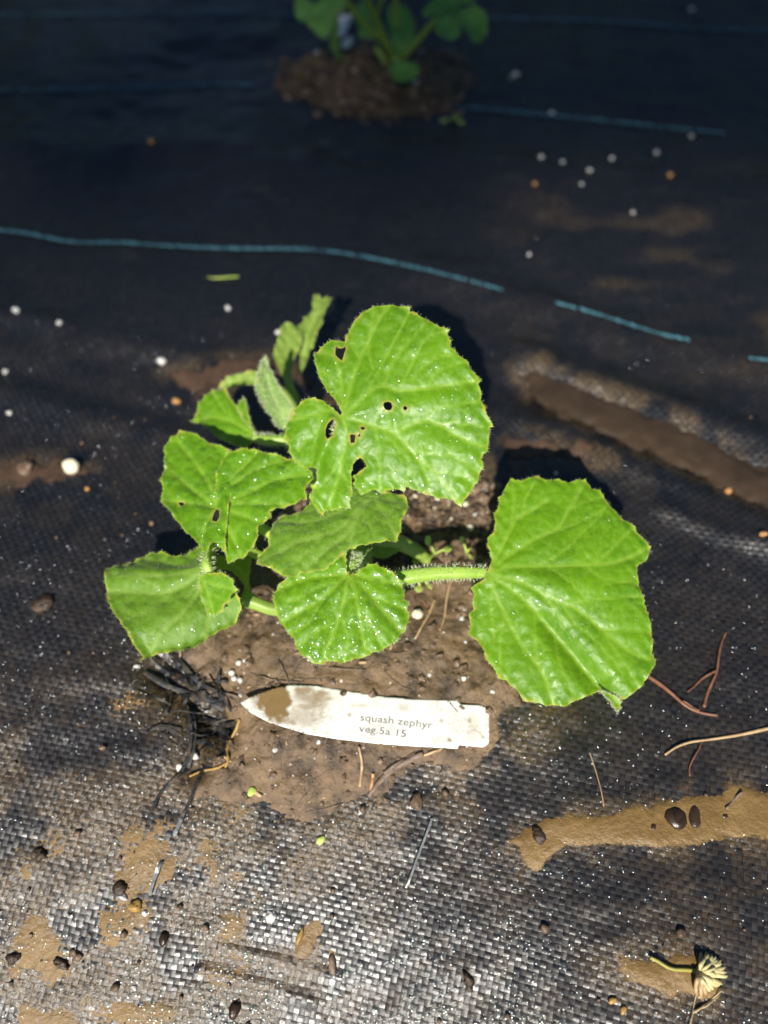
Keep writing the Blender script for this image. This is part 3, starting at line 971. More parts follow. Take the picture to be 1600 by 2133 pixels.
# --- large upper leaf
z1 = lambda p: zmap(p, 560, 600, 3.2)
L1o = z1([(492, 845), (470, 790), (430, 730), (385, 680), (350, 620), (325, 560), (308, 500), (295, 435), (330, 395), (380, 350), (420, 340), (460, 345), (500, 350), (507, 340), (512, 315), (530, 270), (560, 220), (575, 195),
          (610, 160), (640, 135), (680, 120), (720, 105), (760, 105), (825, 98), (840, 105), (890, 112), (945, 118), (938, 150), (975, 158), (1010, 185), (1060, 205), (1110, 235), (1150, 262), (1207, 278), (1188, 300), (1200, 330), (1217, 350),
          (1208, 395), (1240, 410), (1255, 440), (1300, 470), (1330, 495), (1343, 540), (1385, 575), (1414, 605), (1400, 640), (1422, 700), (1412, 740), (1440, 780), (1450, 830), (1475, 870), (1492, 915), (1472, 940), (1472, 985),
          (1462, 1040), (1467, 1085), (1433, 1105), (1418, 1140), (1437, 1185), (1408, 1230), (1395, 1285), (1365, 1320), (1350, 1360), (1310, 1400), (1283, 1460), (1255, 1440), (1215, 1408), (1160, 1396), (1112, 1402), (1090, 1385),
          (1000, 1360), (950, 1335), (915, 1320), (905, 1357), (870, 1340), (820, 1345), (770, 1352), (742, 1372), (715, 1345), (680, 1345), (640, 1370), (615, 1382), (590, 1340), (560, 1310), (572, 1280), (556, 1250), (580, 1240), (620, 1215),
          (652, 1190), (640, 1160), (610, 1133), (585, 1145), (560, 1190), (545, 1240), (550, 1290), (555, 1330), (550, 1380), (533, 1420), (542, 1467), (490, 1463), (440, 1480), (400, 1484), (370, 1490), (360, 1517), (330, 1500), (300, 1450),
          (268, 1400), (275, 1370), (300, 1330), (318, 1280), (322, 1235), (325, 1212), (290, 1198), (240, 1202), (190, 1180), (160, 1130), (132, 1090), (130, 1050), (108, 1010), (104, 960), (115, 900), (140, 850), (175, 800), (210, 755), (250, 733),
          (310, 728), (360, 748), (400, 780), (440, 815), (478, 850)])
L1h = [z1([(445, 385), (465, 400), (490, 402), (508, 385), (512, 410), (503, 440), (490, 485), (465, 468), (440, 440)]),
       z1([(440, 880), (455, 900), (442, 940), (432, 990), (402, 1015), (385, 990), (382, 950), (395, 910), (420, 885)]),
       z1([(768, 790), (775, 772), (800, 765), (822, 775), (828, 800), (818, 820), (795, 824), (775, 810)]),
       z1([(900, 800), (912, 794), (928, 806), (920, 822), (902, 820)]),
       z1([(545, 985), (560, 980), (583, 985), (575, 1035), (550, 1037)]),
       z1([(612, 935), (630, 928), (650, 940), (630, 955)]), z1([(600, 985), (612, 978), (616, 992), (604, 1000)])]
v1 = [z1(q) for q in [[(500, 865), (600, 890), (700, 925), (840, 975), (960, 1090), (1100, 1230), (1283, 1440)],
                      [(840, 975), (950, 915), (1050, 885), (1150, 920), (1300, 1010), (1460, 1060)],
                      [(505, 860), (600, 780), (660, 715), (720, 675), (790, 660), (880, 690), (1060, 670), (1200, 650), (1400, 605)],
                      [(505, 855), (560, 600), (640, 400), (720, 220), (800, 105)],
                      [(497, 850), (490, 700), (470, 560), (420, 450), (330, 420)],
                      [(495, 865), (400, 820), (280, 850), (150, 880)],
                      [(500, 875), (520, 1000), (470, 1200), (400, 1450)]]]
m1 = [z1(q) for q in [[(660, 715), (740, 560), (820, 380), (940, 150)], [(880, 690), (950, 520), (1060, 330), (1200, 290)], [(1060, 670), (1130, 560), (1300, 490)], [(760, 660), (820, 520), (900, 400), (1060, 215)],
                      [(610, 480), (560, 380), (545, 270)], [(700, 560), (660, 380), (700, 130)], [(960, 640), (1000, 560), (1120, 470), (1250, 440)], [(1050, 885), (1120, 810), (1260, 780), (1430, 745)],
                      [(960, 1090), (1100, 1110), (1250, 1130), (1400, 1230)], [(1100, 1230), (1250, 1237), (1390, 1285)], [(760, 950), (860, 1080), (930, 1150), (920, 1310)], [(700, 925), (740, 1080), (740, 1360)],
                      [(1100, 905), (1220, 900), (1470, 930)], [(480, 640), (420, 600), (320, 540)], [(400, 820), (330, 930), (190, 1090)], [(400, 820), (300, 780), (210, 765)], [(350, 835), (310, 1000), (290, 1190)],
                      [(500, 1100), (400, 1250), (310, 1340)], [(480, 1200), (530, 1330), (540, 1460)], [(940, 1070), (1030, 1200), (1090, 1380)]]]
L1 = Leaf("leaf", plant, (810, 850), 0.118, (-0.10, -0.50, 0.86))
L1.patch(L1o, L1h, v1, m1, curv=(-1.6, -1.2, 0.5), fold=[(z1([(500, 865), (620, 780), (700, 700)]), 0.006, 0.002), (z1([(330, 1000), (480, 1250)]), 0.006, -0.002), (z1([(325, 1210), (400, 1010)]), 0.003, 0.003)],
         puck=0.0017, bump=0.0006, curl=-0.001, seed=3)
L1.build(drops=300, dsize=(0.0003, 0.0018), edge_hair=900, label="largest leaf of the plant, glossy, round, with chewed holes", face_hair=700, hair_len=0.0007)

# --- right leaf
z2 = lambda p: zmap(p, 940, 940, 3.2)
L2o = z2([(235, 800), (262, 745), (270, 720), (255, 660), (240, 620), (248, 570), (285, 535), (295, 480), (283, 415), (305, 390), (320, 340), (317, 297), (345, 283), (360, 240), (405, 163), (430, 182), (470, 186), (510, 170), (550, 160), (590, 150),
          (612, 172), (650, 180), (720, 167), (740, 186), (790, 191), (832, 178), (860, 170), (907, 160), (922, 190), (945, 230), (1002, 250), (1025, 290), (1060, 340), (1110, 400), (1160, 450), (1202, 468), (1237, 495), (1245, 530), (1300, 580),
          (1349, 625), (1332, 670), (1310, 720), (1250, 757), (1243, 800), (1260, 880), (1280, 950), (1300, 1030), (1325, 1090), (1340, 1180), (1357, 1260), (1350, 1340), (1379, 1390), (1365, 1430), (1330, 1490), (1280, 1560), (1220, 1610),
          (1180, 1640), (1136, 1660), (1100, 1630), (1050, 1612), (990, 1600), (960, 1612), (920, 1627), (880, 1645), (830, 1667), (760, 1700), (700, 1690), (640, 1692), (580, 1672), (530, 1671), (480, 1655), (455, 1610), (430, 1585), (400, 1560),
          (370, 1525), (320, 1510), (300, 1460), (270, 1420), (233, 1380), (215, 1310), (180, 1260), (118, 1212), (132, 1150), (119, 1085), (150, 1050), (144, 1000), (156, 950), (133, 905), (165, 880), (222, 852)])
v2 = [z2(q) for q in [[(245, 818), (450, 875), (700, 1000), (850, 1065), (1000, 1180), (1200, 1340), (1370, 1392)],
                      [(245, 815), (400, 775), (600, 772), (900, 762), (1100, 740), (1340, 630)],
                      [(245, 812), (350, 720), (550, 590), (700, 520), (780, 400), (840, 300), (905, 170)],
                      [(245, 810), (310, 690), (380, 550), (420, 470), (480, 420), (540, 390), (640, 320)],
                      [(245, 822), (450, 960), (620, 1130), (800, 1330), (980, 1540), (1110, 1650)],
                      [(245, 825), (310, 980), (400, 1160), (480, 1300), (600, 1460), (700, 1690)]]]
m2 = [z2(q) for q in [[(400, 510), (420, 300), (405, 170)], [(640, 540), (800, 490), (960, 420), (1060, 345)], [(560, 770), (720, 690), (860, 560), (1000, 420)], [(640, 775), (760, 860), (900, 990)], [(270, 860), (270, 1050), (290, 1250)],
                      [(360, 1080), (330, 1250), (330, 1500)], [(900, 1090), (1010, 1210), (1160, 1430), (1270, 1560)], [(720, 1010), (820, 1150), (960, 1260), (1150, 1480)], [(520, 900), (640, 1000), (760, 1160)], [(560, 1070), (560, 1250), (590, 1440)],
                      [(700, 1230), (720, 1400), (830, 1660)], [(900, 762), (1000, 850), (1250, 880)], [(1000, 1180), (1150, 1190), (1340, 1190)], [(760, 1030), (900, 1000), (1280, 960)], [(480, 420), (500, 300), (590, 155)], [(800, 380), (900, 330), (1020, 290)],
                      [(950, 760), (1080, 640), (1220, 500)]]]
L2 = Leaf("leaf", plant, (1170, 1210), 0.048, (-0.04, -0.27, 0.95))
L2.patch(L2o, [], v2, m2, curv=(-1.5, -1.0, -0.4), fold=[(z2([(620, 1130), (800, 1330), (980, 1540)]), 0.005, -0.0035), (z2([(245, 815), (450, 840), (700, 930)]), 0.008, 0.002)], puck=0.0016, bump=0.0004, curl=-0.001, seed=8)
tipo = z2([(985, 1600), (1020, 1625), (1060, 1665), (1090, 1705), (1111, 1742), (1140, 1700), (1136, 1660), (1100, 1632), (1050, 1610)])
L2.patch(tipo, [], [], [], lift=0.0008, curv=(-1.5, -1.0, -0.4), puck=0, bump=0.0004, seed=4)
L2.build(drops=240, dsize=(0.0003, 0.0017), edge_hair=700, label="broad five-pointed leaf at right on its own long stalk", face_hair=500, hair_len=0.0006)

# --- round leaf above the label
z3 = lambda p: zmap(p, 500, 980, 2.857)
L3o = z3([(650, 612), (690, 605), (720, 577), (760, 556), (815, 550), (835, 565), (870, 577), (885, 592), (915, 600), (930, 632), (975, 655), (965, 682), (977, 700), (973, 760), (1002, 775), (990, 810), (1006, 855), (995, 900), (985, 940), (960, 967),
          (940, 1000), (900, 1030), (850, 1065), (800, 1075), (760, 1102), (700, 1115), (640, 1136), (600, 1146), (560, 1135), (520, 1130), (500, 1146), (465, 1151), (430, 1140), (390, 1115), (358, 1095), (335, 1050), (320, 1010), (290, 975), (258, 930),
          (230, 905), (220, 860), (203, 810), (195, 760), (189, 715), (213, 690), (230, 660), (270, 640), (300, 615), (335, 580), (400, 560), (500, 535), (545, 500), (590, 470), (630, 450), (627, 540), (632, 592)])
v3 = [z3(q) for q in [[(642, 612), (560, 700), (430, 800), (250, 900)], [(642, 614), (620, 760), (560, 950), (480, 1140)], [(645, 614), (690, 760), (725, 950), (740, 1100)], [(648, 614), (740, 700), (860, 850), (965, 960)],
                      [(650, 612), (760, 640), (880, 660), (975, 680)], [(640, 610), (540, 622), (400, 640), (205, 705)]]]
m3 = [z3(q) for q in [[(600, 660), (480, 690), (300, 780)], [(580, 900), (450, 960), (340, 1050)], [(600, 850), (640, 1000), (620, 1140)], [(700, 800), (800, 950), (850, 1060)], [(790, 760), (880, 780), (1000, 820)], [(480, 760), (420, 900), (300, 970)],
                      [(800, 650), (870, 610), (900, 600)], [(680, 740), (620, 800), (600, 870)]]]
L3 = Leaf("leaf", plant, (710, 1270), 0.052, (-0.05, -0.30, 0.95))
L3.patch(L3o, [], v3, m3, curv=(-2.6, -3.2, 0), puck=0.0018, pw=0.004, bump=0.0010, curl=-0.0012, seed=12, serr=0.00025)
L3.build(drops=900, dsize=(0.00025, 0.0019), edge_hair=500, label="small round leaf beaded all over with water drops", face_hair=300)

# --- middle leaf under the largest
L4o = z3([(75, 515), (100, 470), (150, 430), (165, 390), (180, 330), (185, 290), (215, 265), (260, 255), (330, 240), (400, 200), (440, 120), (560, 60), (700, 60), (830, 110), (870, 108), (910, 112), (960, 118), (985, 135), (991, 200), (970, 240), (953, 290),
          (945, 340), (921, 385), (890, 402), (840, 400), (780, 415), (740, 426), (690, 430), (640, 450), (590, 492), (545, 532), (510, 560), (440, 566), (390, 575), (340, 577), (325, 602), (250, 607), (220, 585), (170, 552), (110, 535)])
v4 = [z3(q) for q in [[(760, 150), (600, 250), (400, 300), (190, 290)], [(760, 160), (600, 340), (350, 420), (85, 512)], [(770, 160), (690, 300), (640, 440)], [(760, 170), (640, 360), (480, 480), (330, 590)], [(790, 160), (860, 260), (930, 370)], [(790, 150), (900, 160), (985, 180)]]]
m4 = [z3(q) for q in [[(560, 270), (420, 230), (330, 250)], [(480, 380), (340, 350), (180, 350)], [(520, 360), (400, 470), (230, 580)], [(700, 280), (780, 330), (800, 405)], [(560, 420), (600, 460), (560, 510)]]]
L4 = Leaf("leaf", plant, (700, 1090), 0.066, (-0.18, 0.10, 0.95), 'leaf_dull')
L4.patch(L4o, [], v4, m4, curv=(-2.0, -5.0, 1.0), puck=0.0014, bump=0.0013, curl=-0.0015, seed=17, rimk=0.7)
L4.build(drops=330, dsize=(0.0003, 0.0014), edge_hair=500, label="matte darker leaf tucked under the largest leaf", face_hair=900, hair_len=0.0006)

# --- left middle leaf, two overlapping lobes
z5 = lambda p: zmap(p, 200, 860, 3.2)
L5a = z5([(560, 118), (620, 122), (680, 150), (730, 190), (775, 215), (830, 228), (900, 262), (960, 300), (940, 450), (900, 600), (870, 800), (862, 930), (830, 900), (800, 860), (760, 880), (720, 925), (690, 890), (650, 830), (600, 800), (560, 745), (520, 700),
          (500, 660), (450, 610), (418, 575), (440, 510), (428, 450), (440, 400), (445, 330), (450, 260), (440, 240), (465, 190), (500, 150)])
L5b = z5([(880, 300), (940, 283), (1000, 270), (1090, 280), (1160, 310), (1230, 318), (1300, 335), (1360, 355), (1400, 385), (1450, 420), (1462, 470), (1420, 510), (1410, 560), (1420, 600), (1370, 615), (1310, 640), (1230, 660), (1170, 680), (1182, 720),
          (1130, 740), (1085, 770), (1085, 830), (1060, 880), (1020, 915), (970, 942), (900, 962), (862, 982), (855, 960), (845, 900), (858, 830), (866, 760), (858, 700), (835, 650), (800, 615), (800, 560), (812, 440), (850, 370)])
L5h = [z5([(800, 640), (825, 655), (828, 710), (805, 732), (775, 722), (783, 680)]), z5([(548, 588), (575, 588), (584, 605), (565, 615), (550, 606)])]
v5a = [z5(q) for q in [[(800, 620), (760, 480), (660, 330), (560, 200), (520, 150)], [(795, 630), (640, 600), (430, 570)], [(800, 640), (720, 760), (690, 880)], [(800, 610), (830, 450), (870, 310)], [(790, 620), (640, 500), (450, 340)]]]
v5b = [z5(q) for q in [[(805, 620), (1000, 560), (1200, 470), (1450, 440)], [(805, 630), (960, 680), (1100, 740)], [(805, 620), (920, 450), (1100, 290)], [(810, 640), (900, 800), (950, 940)], [(830, 610), (1050, 620), (1300, 640)], [(900, 500), (1100, 400), (1300, 340)]]]
L5 = Leaf("leaf", plant, (500, 1020), 0.058, (-0.12, -0.08, 0.97))
L5.patch(L5a, L5h, v5a, [], lift=-0.001, curv=(-3.0, -2.0, 0), tilt=(-0.10, 0.05), puck=0.0020, bump=0.0010, seed=21, fold=[(z5([(520, 300), (640, 500), (780, 620)]), 0.004, -0.0015)])
L5.patch(L5b, [], v5b, [], lift=0.0025, curv=(-2.5, -3.0, 0), tilt=(0.12, 0.12), puck=0.0018, bump=0.0013, seed=22, rimk=0.7)
L5.build(drops=520, dsize=(0.0003, 0.0024), edge_hair=600, label="two-lobed leaf at left with two small holes and large drops", face_hair=500, hair_len=0.0006)

# --- lowest left leaf with a curled lobe
L6o = z5([(68, 1040), (150, 1010), (230, 980), (300, 940), (350, 918), (430, 908), (480, 930), (530, 945), (590, 935), (640, 908), (680, 880), (720, 860), (800, 880), (800, 960), (790, 1030), (850, 1100), (930, 1190), (955, 1240), (955, 1280), (920, 1322), (890, 1370),
          (840, 1392), (790, 1412), (730, 1442), (680, 1492), (640, 1522), (560, 1546), (480, 1556), (400, 1560), (340, 1572), (300, 1602), (268, 1634), (280, 1590), (230, 1520), (200, 1450), (150, 1380), (110, 1320), (75, 1250), (63, 1180), (65, 1100)])
v6 = [z5(q) for q in [[(760, 1050), (600, 1150), (400, 1200), (70, 1180)], [(760, 1060), (600, 1300), (420, 1450), (275, 1610)], [(750, 1040), (560, 1020), (350, 960), (200, 990)], [(760, 1080), (760, 1250), (700, 1450)], [(740, 1050), (500, 1100), (80, 1080)]]]
m6 = [z5(q) for q in [[(520, 1170), (380, 1300), (160, 1380)], [(560, 1350), (560, 1440), (500, 1550)], [(450, 1190), (300, 1120), (70, 1100)]]]
L6 = Leaf("leaf", plant, (340, 1250), 0.040, (-0.10, 0.00, 0.97), 'leaf_dull')
L6.patch(L6o, [], v6, m6, curv=(-2.0, -2.6, 0.6), puck=0.0012, bump=0.0009, seed=27, fold=[(z5([(330, 1560), (640, 1480), (900, 1340)]), 0.006, -0.006), (z5([(760, 1050), (500, 1100), (80, 1080)]), 0.006, 0.004)], rimk=0.7)
L6.build(drops=90, dsize=(0.0004, 0.0018), edge_hair=400, label="lowest left leaf, dull and flat, lying on its side", face_hair=300)
L6c = z5([(745, 1068), (790, 1066), (850, 1062), (900, 1083), (938, 1120), (935, 1145), (958, 1180), (920, 1210), (912, 1250), (880, 1280), (860, 1322), (800, 1347), (750, 1347), (722, 1250), (700, 1150), (700, 1085)])
LC = Leaf("leaf", plant, (465, 1228), 0.047, (-0.30, -0.42, 0.85))
LC.patch(L6c, [], [z5([(715, 1090), (760, 1200), (790, 1345)]), z5([(730, 1120), (850, 1160), (955, 1180)])], [z5([(750, 1190), (850, 1240), (905, 1250)])], curv=(-4, -3, 0), puck=0.0012, bump=0.0006, seed=28)
LC.build(drops=40, edge_hair=200, label="small bright lobe curled up over the lowest left leaf", face_hair=100)

# --- upper left leaf
z7 = lambda p: zmap(p, 380, 600, 4.21)
L7o = z7([(82, 1172), (130, 1120), (140, 1070), (150, 1020), (190, 970), (240, 920), (265, 898), (310, 910), (350, 888), (387, 878), (402, 930), (430, 980), (470, 1030), (515, 1085), (570, 1170), (625, 1230), (657, 1290), (640, 1332), (600, 1382), (545, 1432),
          (480, 1402), (400, 1362), (330, 1332), (290, 1292), (240, 1242), (170, 1202), (130, 1190)])
L7b = z7([(515, 1075), (550, 1040), (577, 1007), (597, 1060), (612, 1110), (632, 1180), (645, 1250), (650, 1290), (620, 1260), (570, 1190), (530, 1120)])
L7 = Leaf("leaf", plant, (470, 880), 0.040, (-0.18, -0.22, 0.95))
L7.patch(L7o, [], [z7([(640, 1290), (480, 1200), (300, 1140), (95, 1170)]), z7([(640, 1285), (500, 1100), (385, 890)]), z7([(640, 1300), (480, 1300), (340, 1320)])], [z7([(460, 1180), (350, 1050), (265, 905)])], curv=(-1, -1, 0), puck=0.0014, bump=0.0006, seed=31)
L7.patch(L7b, [], [], [], lift=0.003, tilt=(0.3, 0), puck=0, bump=0.0004, seed=32)
L7.build(drops=60, edge_hair=400, label="folded half-open leaf at upper left with a thick hairy stalk", face_hair=150)

# --- hairy young leaf, upright
L8o = z7([(727, 603), (747, 640), (755, 700), (790, 760), (830, 850), (870, 930), (930, 1000), (957, 1050), (945, 1150), (915, 1232), (840, 1232), (800, 1190), (770, 1120), (730, 1080), (700, 1030), (658, 950), (640, 880), (652, 800), (670, 720), (700, 650)])
L8 = Leaf("leaf", plant, (575, 820), 0.062, (0.15, -0.45, 0.85), 'leaf_young', 0.0011)
L8.patch(L8o, [], [z7([(727, 610), (760, 850), (880, 1150)])], [], curv=(8, 0, 0), puck=0.002, bump=0.0012, seed=35)
L8.build(drops=60, edge_hair=700, label="youngest leaf, narrow, folded upright and white with hairs", face_hair=1500, hair_len=0.0017)

# --- twisted pale leaf at the top
L9a = z7([(895, 368), (940, 348), (978, 368), (1000, 380), (1050, 420), (1060, 500), (1040, 590), (1010, 610), (990, 680), (970, 760), (975, 830), (990, 910), (1040, 995), (985, 1025), (930, 932), (900, 842), (850, 742), (815, 660), (828, 580), (858, 480), (870, 420)])
L9b = z7([(985, 380), (1000, 345), (1060, 290), (1070, 262), (1100, 258), (1150, 230), (1145, 160), (1160, 93), (1200, 108), (1230, 150), (1270, 128), (1327, 163), (1300, 212), (1270, 240), (1250, 290), (1228, 330), (1245, 367), (1200, 400), (1180, 450), (1152, 520),
          (1110, 570), (1100, 640), (1072, 720), (1040, 772), (1012, 740), (1030, 650), (1035, 590), (1000, 560), (1010, 470)])
L9 = Leaf("leaf", plant, (620, 740), 0.030, (0.0, -0.25, 0.95), 'leaf_old', 0.0011)
L9.patch(L9a, [], [z7([(1000, 1000), (940, 760), (930, 380)])], [], lift=0.004, curv=(5, 0, 0), tilt=(-0.2, 0), puck=0.001, bump=0.0003, seed=41)
L9.patch(L9b, [], [z7([(1040, 760), (1100, 420), (1250, 180)])], [], curv=(2, 0, 0), tilt=(0.35, 0), puck=0.0016, bump=0.0024, seed=42)
L9.build(drops=50, edge_hair=200, label="twisted pale yellow-green leaf, topmost, crinkled at its tip")

# --- narrow strip leaf
L10o = z7([(680, 742), (600, 738), (520, 765), (460, 775), (400, 797), (340, 850), (315, 885), (400, 887), (460, 882), (520, 862), (600, 867), (690, 850)])
L10 = Leaf("leaf", plant, (500, 790), 0.020, (-0.1, -0.3, 0.9), 'leaf_old', 0.0011)
L10.patch(L10o, [], [z7([(680, 800), (500, 815), (330, 880)])], [], curv=(0, 12, 0), puck=0.001, bump=0.0008, seed=45)
L10.build(drops=10, edge_hair=150, label="narrow yellowish leaf strip beside the upright young leaf")

# --- seed leaf on the left of the stem
L11o = z5([(820, 960), (940, 950), (1000, 925), (1032, 908), (1037, 1000), (1022, 1080), (1022, 1140), (1040, 1190), (1070, 1220), (1060, 1290), (1000, 1300), (955, 1292), (962, 1240), (985, 1190), (992, 1150), (950, 1100), (900, 1055), (820, 1045), (770, 1050), (780, 1000)])
L11 = Leaf("cotyledon", plant, (515, 1210), 0.022, (0.05, -0.2, 0.95), 'leaf_old')
L11.patch(L11o, [], [z5([(1010, 1290), (1000, 1100), (900, 1000)])], [], curv=(3, 0, 0), puck=0.001, bump=0.0006, seed=51)
L11.build(drops=10, edge_hair=60)
L12o = [(765, 1125), (790, 1112), (825, 1110), (838, 1125), (830, 1150), (800, 1165), (770, 1160)]
L12 = Leaf("cotyledon", plant, (800, 1138), 0.020, (0.2, -0.2, 0.9), 'leaf_old')
L12.patch(L12o, [], [], [], puck=0, bump=0.0006, seed=52)
L12.build()

# --- stalks
petiole("petiole", [(1012, 1193, 0.045), (960, 1192, 0.046), (900, 1194, 0.046), (840, 1203, 0.045), (790, 1220, 0.034), (760, 1235, 0.022)], [22, 27, 30, 33, 34, 34], plant, hairs=900)
petiole("petiole", [(716, 872, 0.113), (705, 900, 0.107), (700, 960, 0.090), (715, 1040, 0.060), (740, 1130, 0.035), (755, 1190, 0.012)], [18, 22, 24, 26, 28, 30], plant, hairs=700)
petiole("petiole", [(530, 912, 0.042), (560, 917, 0.044), (600, 920, 0.044), (660, 950, 0.040), (720, 1060, 0.026), (750, 1170, 0.010)], [16, 22, 22, 24, 26, 28], plant, hairs=700)
petiole("petiole", [(724, 1190, 0.050), (735, 1175, 0.048), (745, 1168, 0.040), (755, 1200, 0.018)], [18, 24, 28, 28], plant, hairs=500)
petiole("petiole", [(455, 1045, 0.052), (480, 1060, 0.046), (560, 1110, 0.032), (660, 1170, 0.018), (740, 1210, 0.006)], [14, 18, 22, 24, 26], plant, hairs=200)
petiole("petiole", [(437, 1192, 0.048), (430, 1170, 0.050), (438, 1145, 0.046), (470, 1130, 0.036), (600, 1180, 0.016), (740, 1215, 0.004)], [22, 20, 20, 20, 20, 22], plant, hairs=260)
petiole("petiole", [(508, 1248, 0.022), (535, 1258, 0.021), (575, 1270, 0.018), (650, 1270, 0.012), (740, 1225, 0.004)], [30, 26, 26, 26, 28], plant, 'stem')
petiole("petiole", [(598, 905, 0.050), (630, 960, 0.042), (700, 1080, 0.022), (750, 1190, 0.006)], [24, 24, 24, 26], plant, hairs=300)
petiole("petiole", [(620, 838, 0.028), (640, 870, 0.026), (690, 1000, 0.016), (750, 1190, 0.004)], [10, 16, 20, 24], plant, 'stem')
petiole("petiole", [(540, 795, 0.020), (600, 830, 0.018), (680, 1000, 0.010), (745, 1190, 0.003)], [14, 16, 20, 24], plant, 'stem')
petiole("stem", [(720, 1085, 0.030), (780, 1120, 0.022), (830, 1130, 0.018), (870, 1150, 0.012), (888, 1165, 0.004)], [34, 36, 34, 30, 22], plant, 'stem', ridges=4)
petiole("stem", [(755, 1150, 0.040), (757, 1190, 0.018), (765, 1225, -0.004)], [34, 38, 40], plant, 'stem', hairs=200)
# hairy growing tip
B = Batch()
for q in range(9):
    a = q * 0.7
    p0 = H(735 + 14 * math.cos(a), 1165 + 10 * math.sin(a), 0.046)
    p1 = p0 + np.array([math.cos(a) * 0.0016, -0.001 + math.sin(a) * 0.001, 0.0045])
    v, f, _ = tube(catmull([p0, (p0 + p1) / 2 + [0, 0, 0.0006], p1], 4), np.linspace(0.0016, 0.0004, 9), 8)
    B.add(v, f)
bud = under(link("bud", B.mesh("bud"), M['leaf_young']), plant)
for nm in ("vein", "rim", "scar"):
    attr(bud.data, nm, np.zeros(len(bud.data.vertices)))
hv = []; hf = []
co = np.empty(len(bud.data.vertices) * 3, np.float32); bud.data.vertices.foreach_get("co", co); co = co.reshape(-1, 3)
for q, i in enumerate(RNG.choice(len(co), 700)):
    p = co[i].astype(float); dr = RNG.normal(size=3) + [0, -0.4, 0.6]; dr /= np.linalg.norm(dr)
    s = np.cross(dr, FWD); s /= np.linalg.norm(s) + 1e-9
    hv += [p - s * 0.00006, p + s * 0.00006, p + dr * 0.0018]; hf.append((3 * q, 3 * q + 1, 3 * q + 2))
tag(link("hairs", mesh_np("hairs", np.array(hv), np.array(hf), False), M['hair'], bud), kind="stuff")

# ------------------------------------------------------------------ the plant label
lab_out = [(501, 1463), (520, 1452), (545, 1441), (575, 1431), (605, 1425), (660, 1427), (730, 1440), (800, 1452), (860, 1458), (953, 1460), (960, 1468), (1004, 1469), (1014, 1475), (1019, 1484), (1019, 1546), (1014, 1552), (1006, 1556), (957, 1552), (953, 1560), (870, 1556),
           (790, 1550), (700, 1538), (640, 1527), (600, 1515), (560, 1503), (520, 1482)]
lc = G((770, 1490), 0.0075)[0]
label = empty("plant_label", lc, "white plastic plant label with grey print lying on the mud", "plant label")
LB = Leaf("tag", label, (770, 1490), float(lc[2]), (0.03, -0.03, 1.0), step=0.0009)
u_ = lambda px: LB.uv(px)
def lab_h(uv):
    x = uv[:, 0]
    return 0.0012 * np.sin(x * 55 + 0.4) + 0.25 * np.clip(x - 0.03, 0, 1) ** 2 - 0.02 * np.clip(-0.045 - x, 0, 1)
o = resample(u_(lab_out), 0.0009)
lo, hi = o.min(0), o.max(0)
gx, gy = np.meshgrid(np.arange(lo[0], hi[0], 0.0009), np.arange(lo[1], hi[1], 0.0009))
gx = gx.ravel() + RNG.normal(size=gx.size) * 1e-5; gy = gy.ravel() + RNG.normal(size=gy.size) * 1e-5
ok = inside(gx, gy, o) & (seg_dist(gx, gy, o, True) > 0.0004)
allp = np.vstack([o, np.stack([gx[ok], gy[ok]], -1)])
r = delaunay_2d_cdt([Vector((float(p[0]), float(p[1]))) for p in allp], [(i, (i + 1) % len(o)) for i in range(len(o))], [], 0, 1e-7)
U = np.array([tuple(p) for p in r[0]]); Fc = np.array([f for f in r[2] if len(f) == 3])
ce = U[Fc].mean(1); U, Fc = compact(U, Fc[inside(ce[:, 0], ce[:, 1], o)])
Pt = LB.xyz(U, lab_h(U)); Pb = LB.xyz(U, lab_h(U) - 0.0009)
nf = np.cross(Pt[Fc[:, 1]] - Pt[Fc[:, 0]], Pt[Fc[:, 2]] - Pt[Fc[:, 0]])
fl = nf[:, 2] < 0; Fc[fl] = Fc[fl][:, ::-1]
# rim wall
ed = {}
for t_ in Fc:
    for a_, b_ in ((t_[0], t_[1]), (t_[1], t_[2]), (t_[2], t_[0])):
        ed[(a_, b_)] = ed.get((a_, b_), 0) + 1
bd = [e for e in ed if (e[1], e[0]) not in ed]
n0 = len(Pt)
walls = np.array([(b_, a_, a_ + n0, b_ + n0) for a_, b_ in bd])
me = mesh_np("tag", np.vstack([Pt, Pb]), [walls, np.vstack([Fc, Fc[:, ::-1] + n0])], True)
pxU = None
def blob(cx, cy, rx, ry, soft=0.35):
    c_ = u_((cx, cy))[0]; sx_ = abs(u_((cx + rx, cy))[0][0] - c_[0]); sy_ = abs(u_((cx, cy + ry))[0][1] - c_[1])
    d_ = np.hypot((U[:, 0] - c_[0]) / sx_, (U[:, 1] - c_[1]) / sy_) + 0.75 * (fbm(U[:, 0] * 300, U[:, 1] * 300, 101, 4) - 0.5)
    return smooth(1 + soft * 0.5, 1 - soft * 0.5, d_)
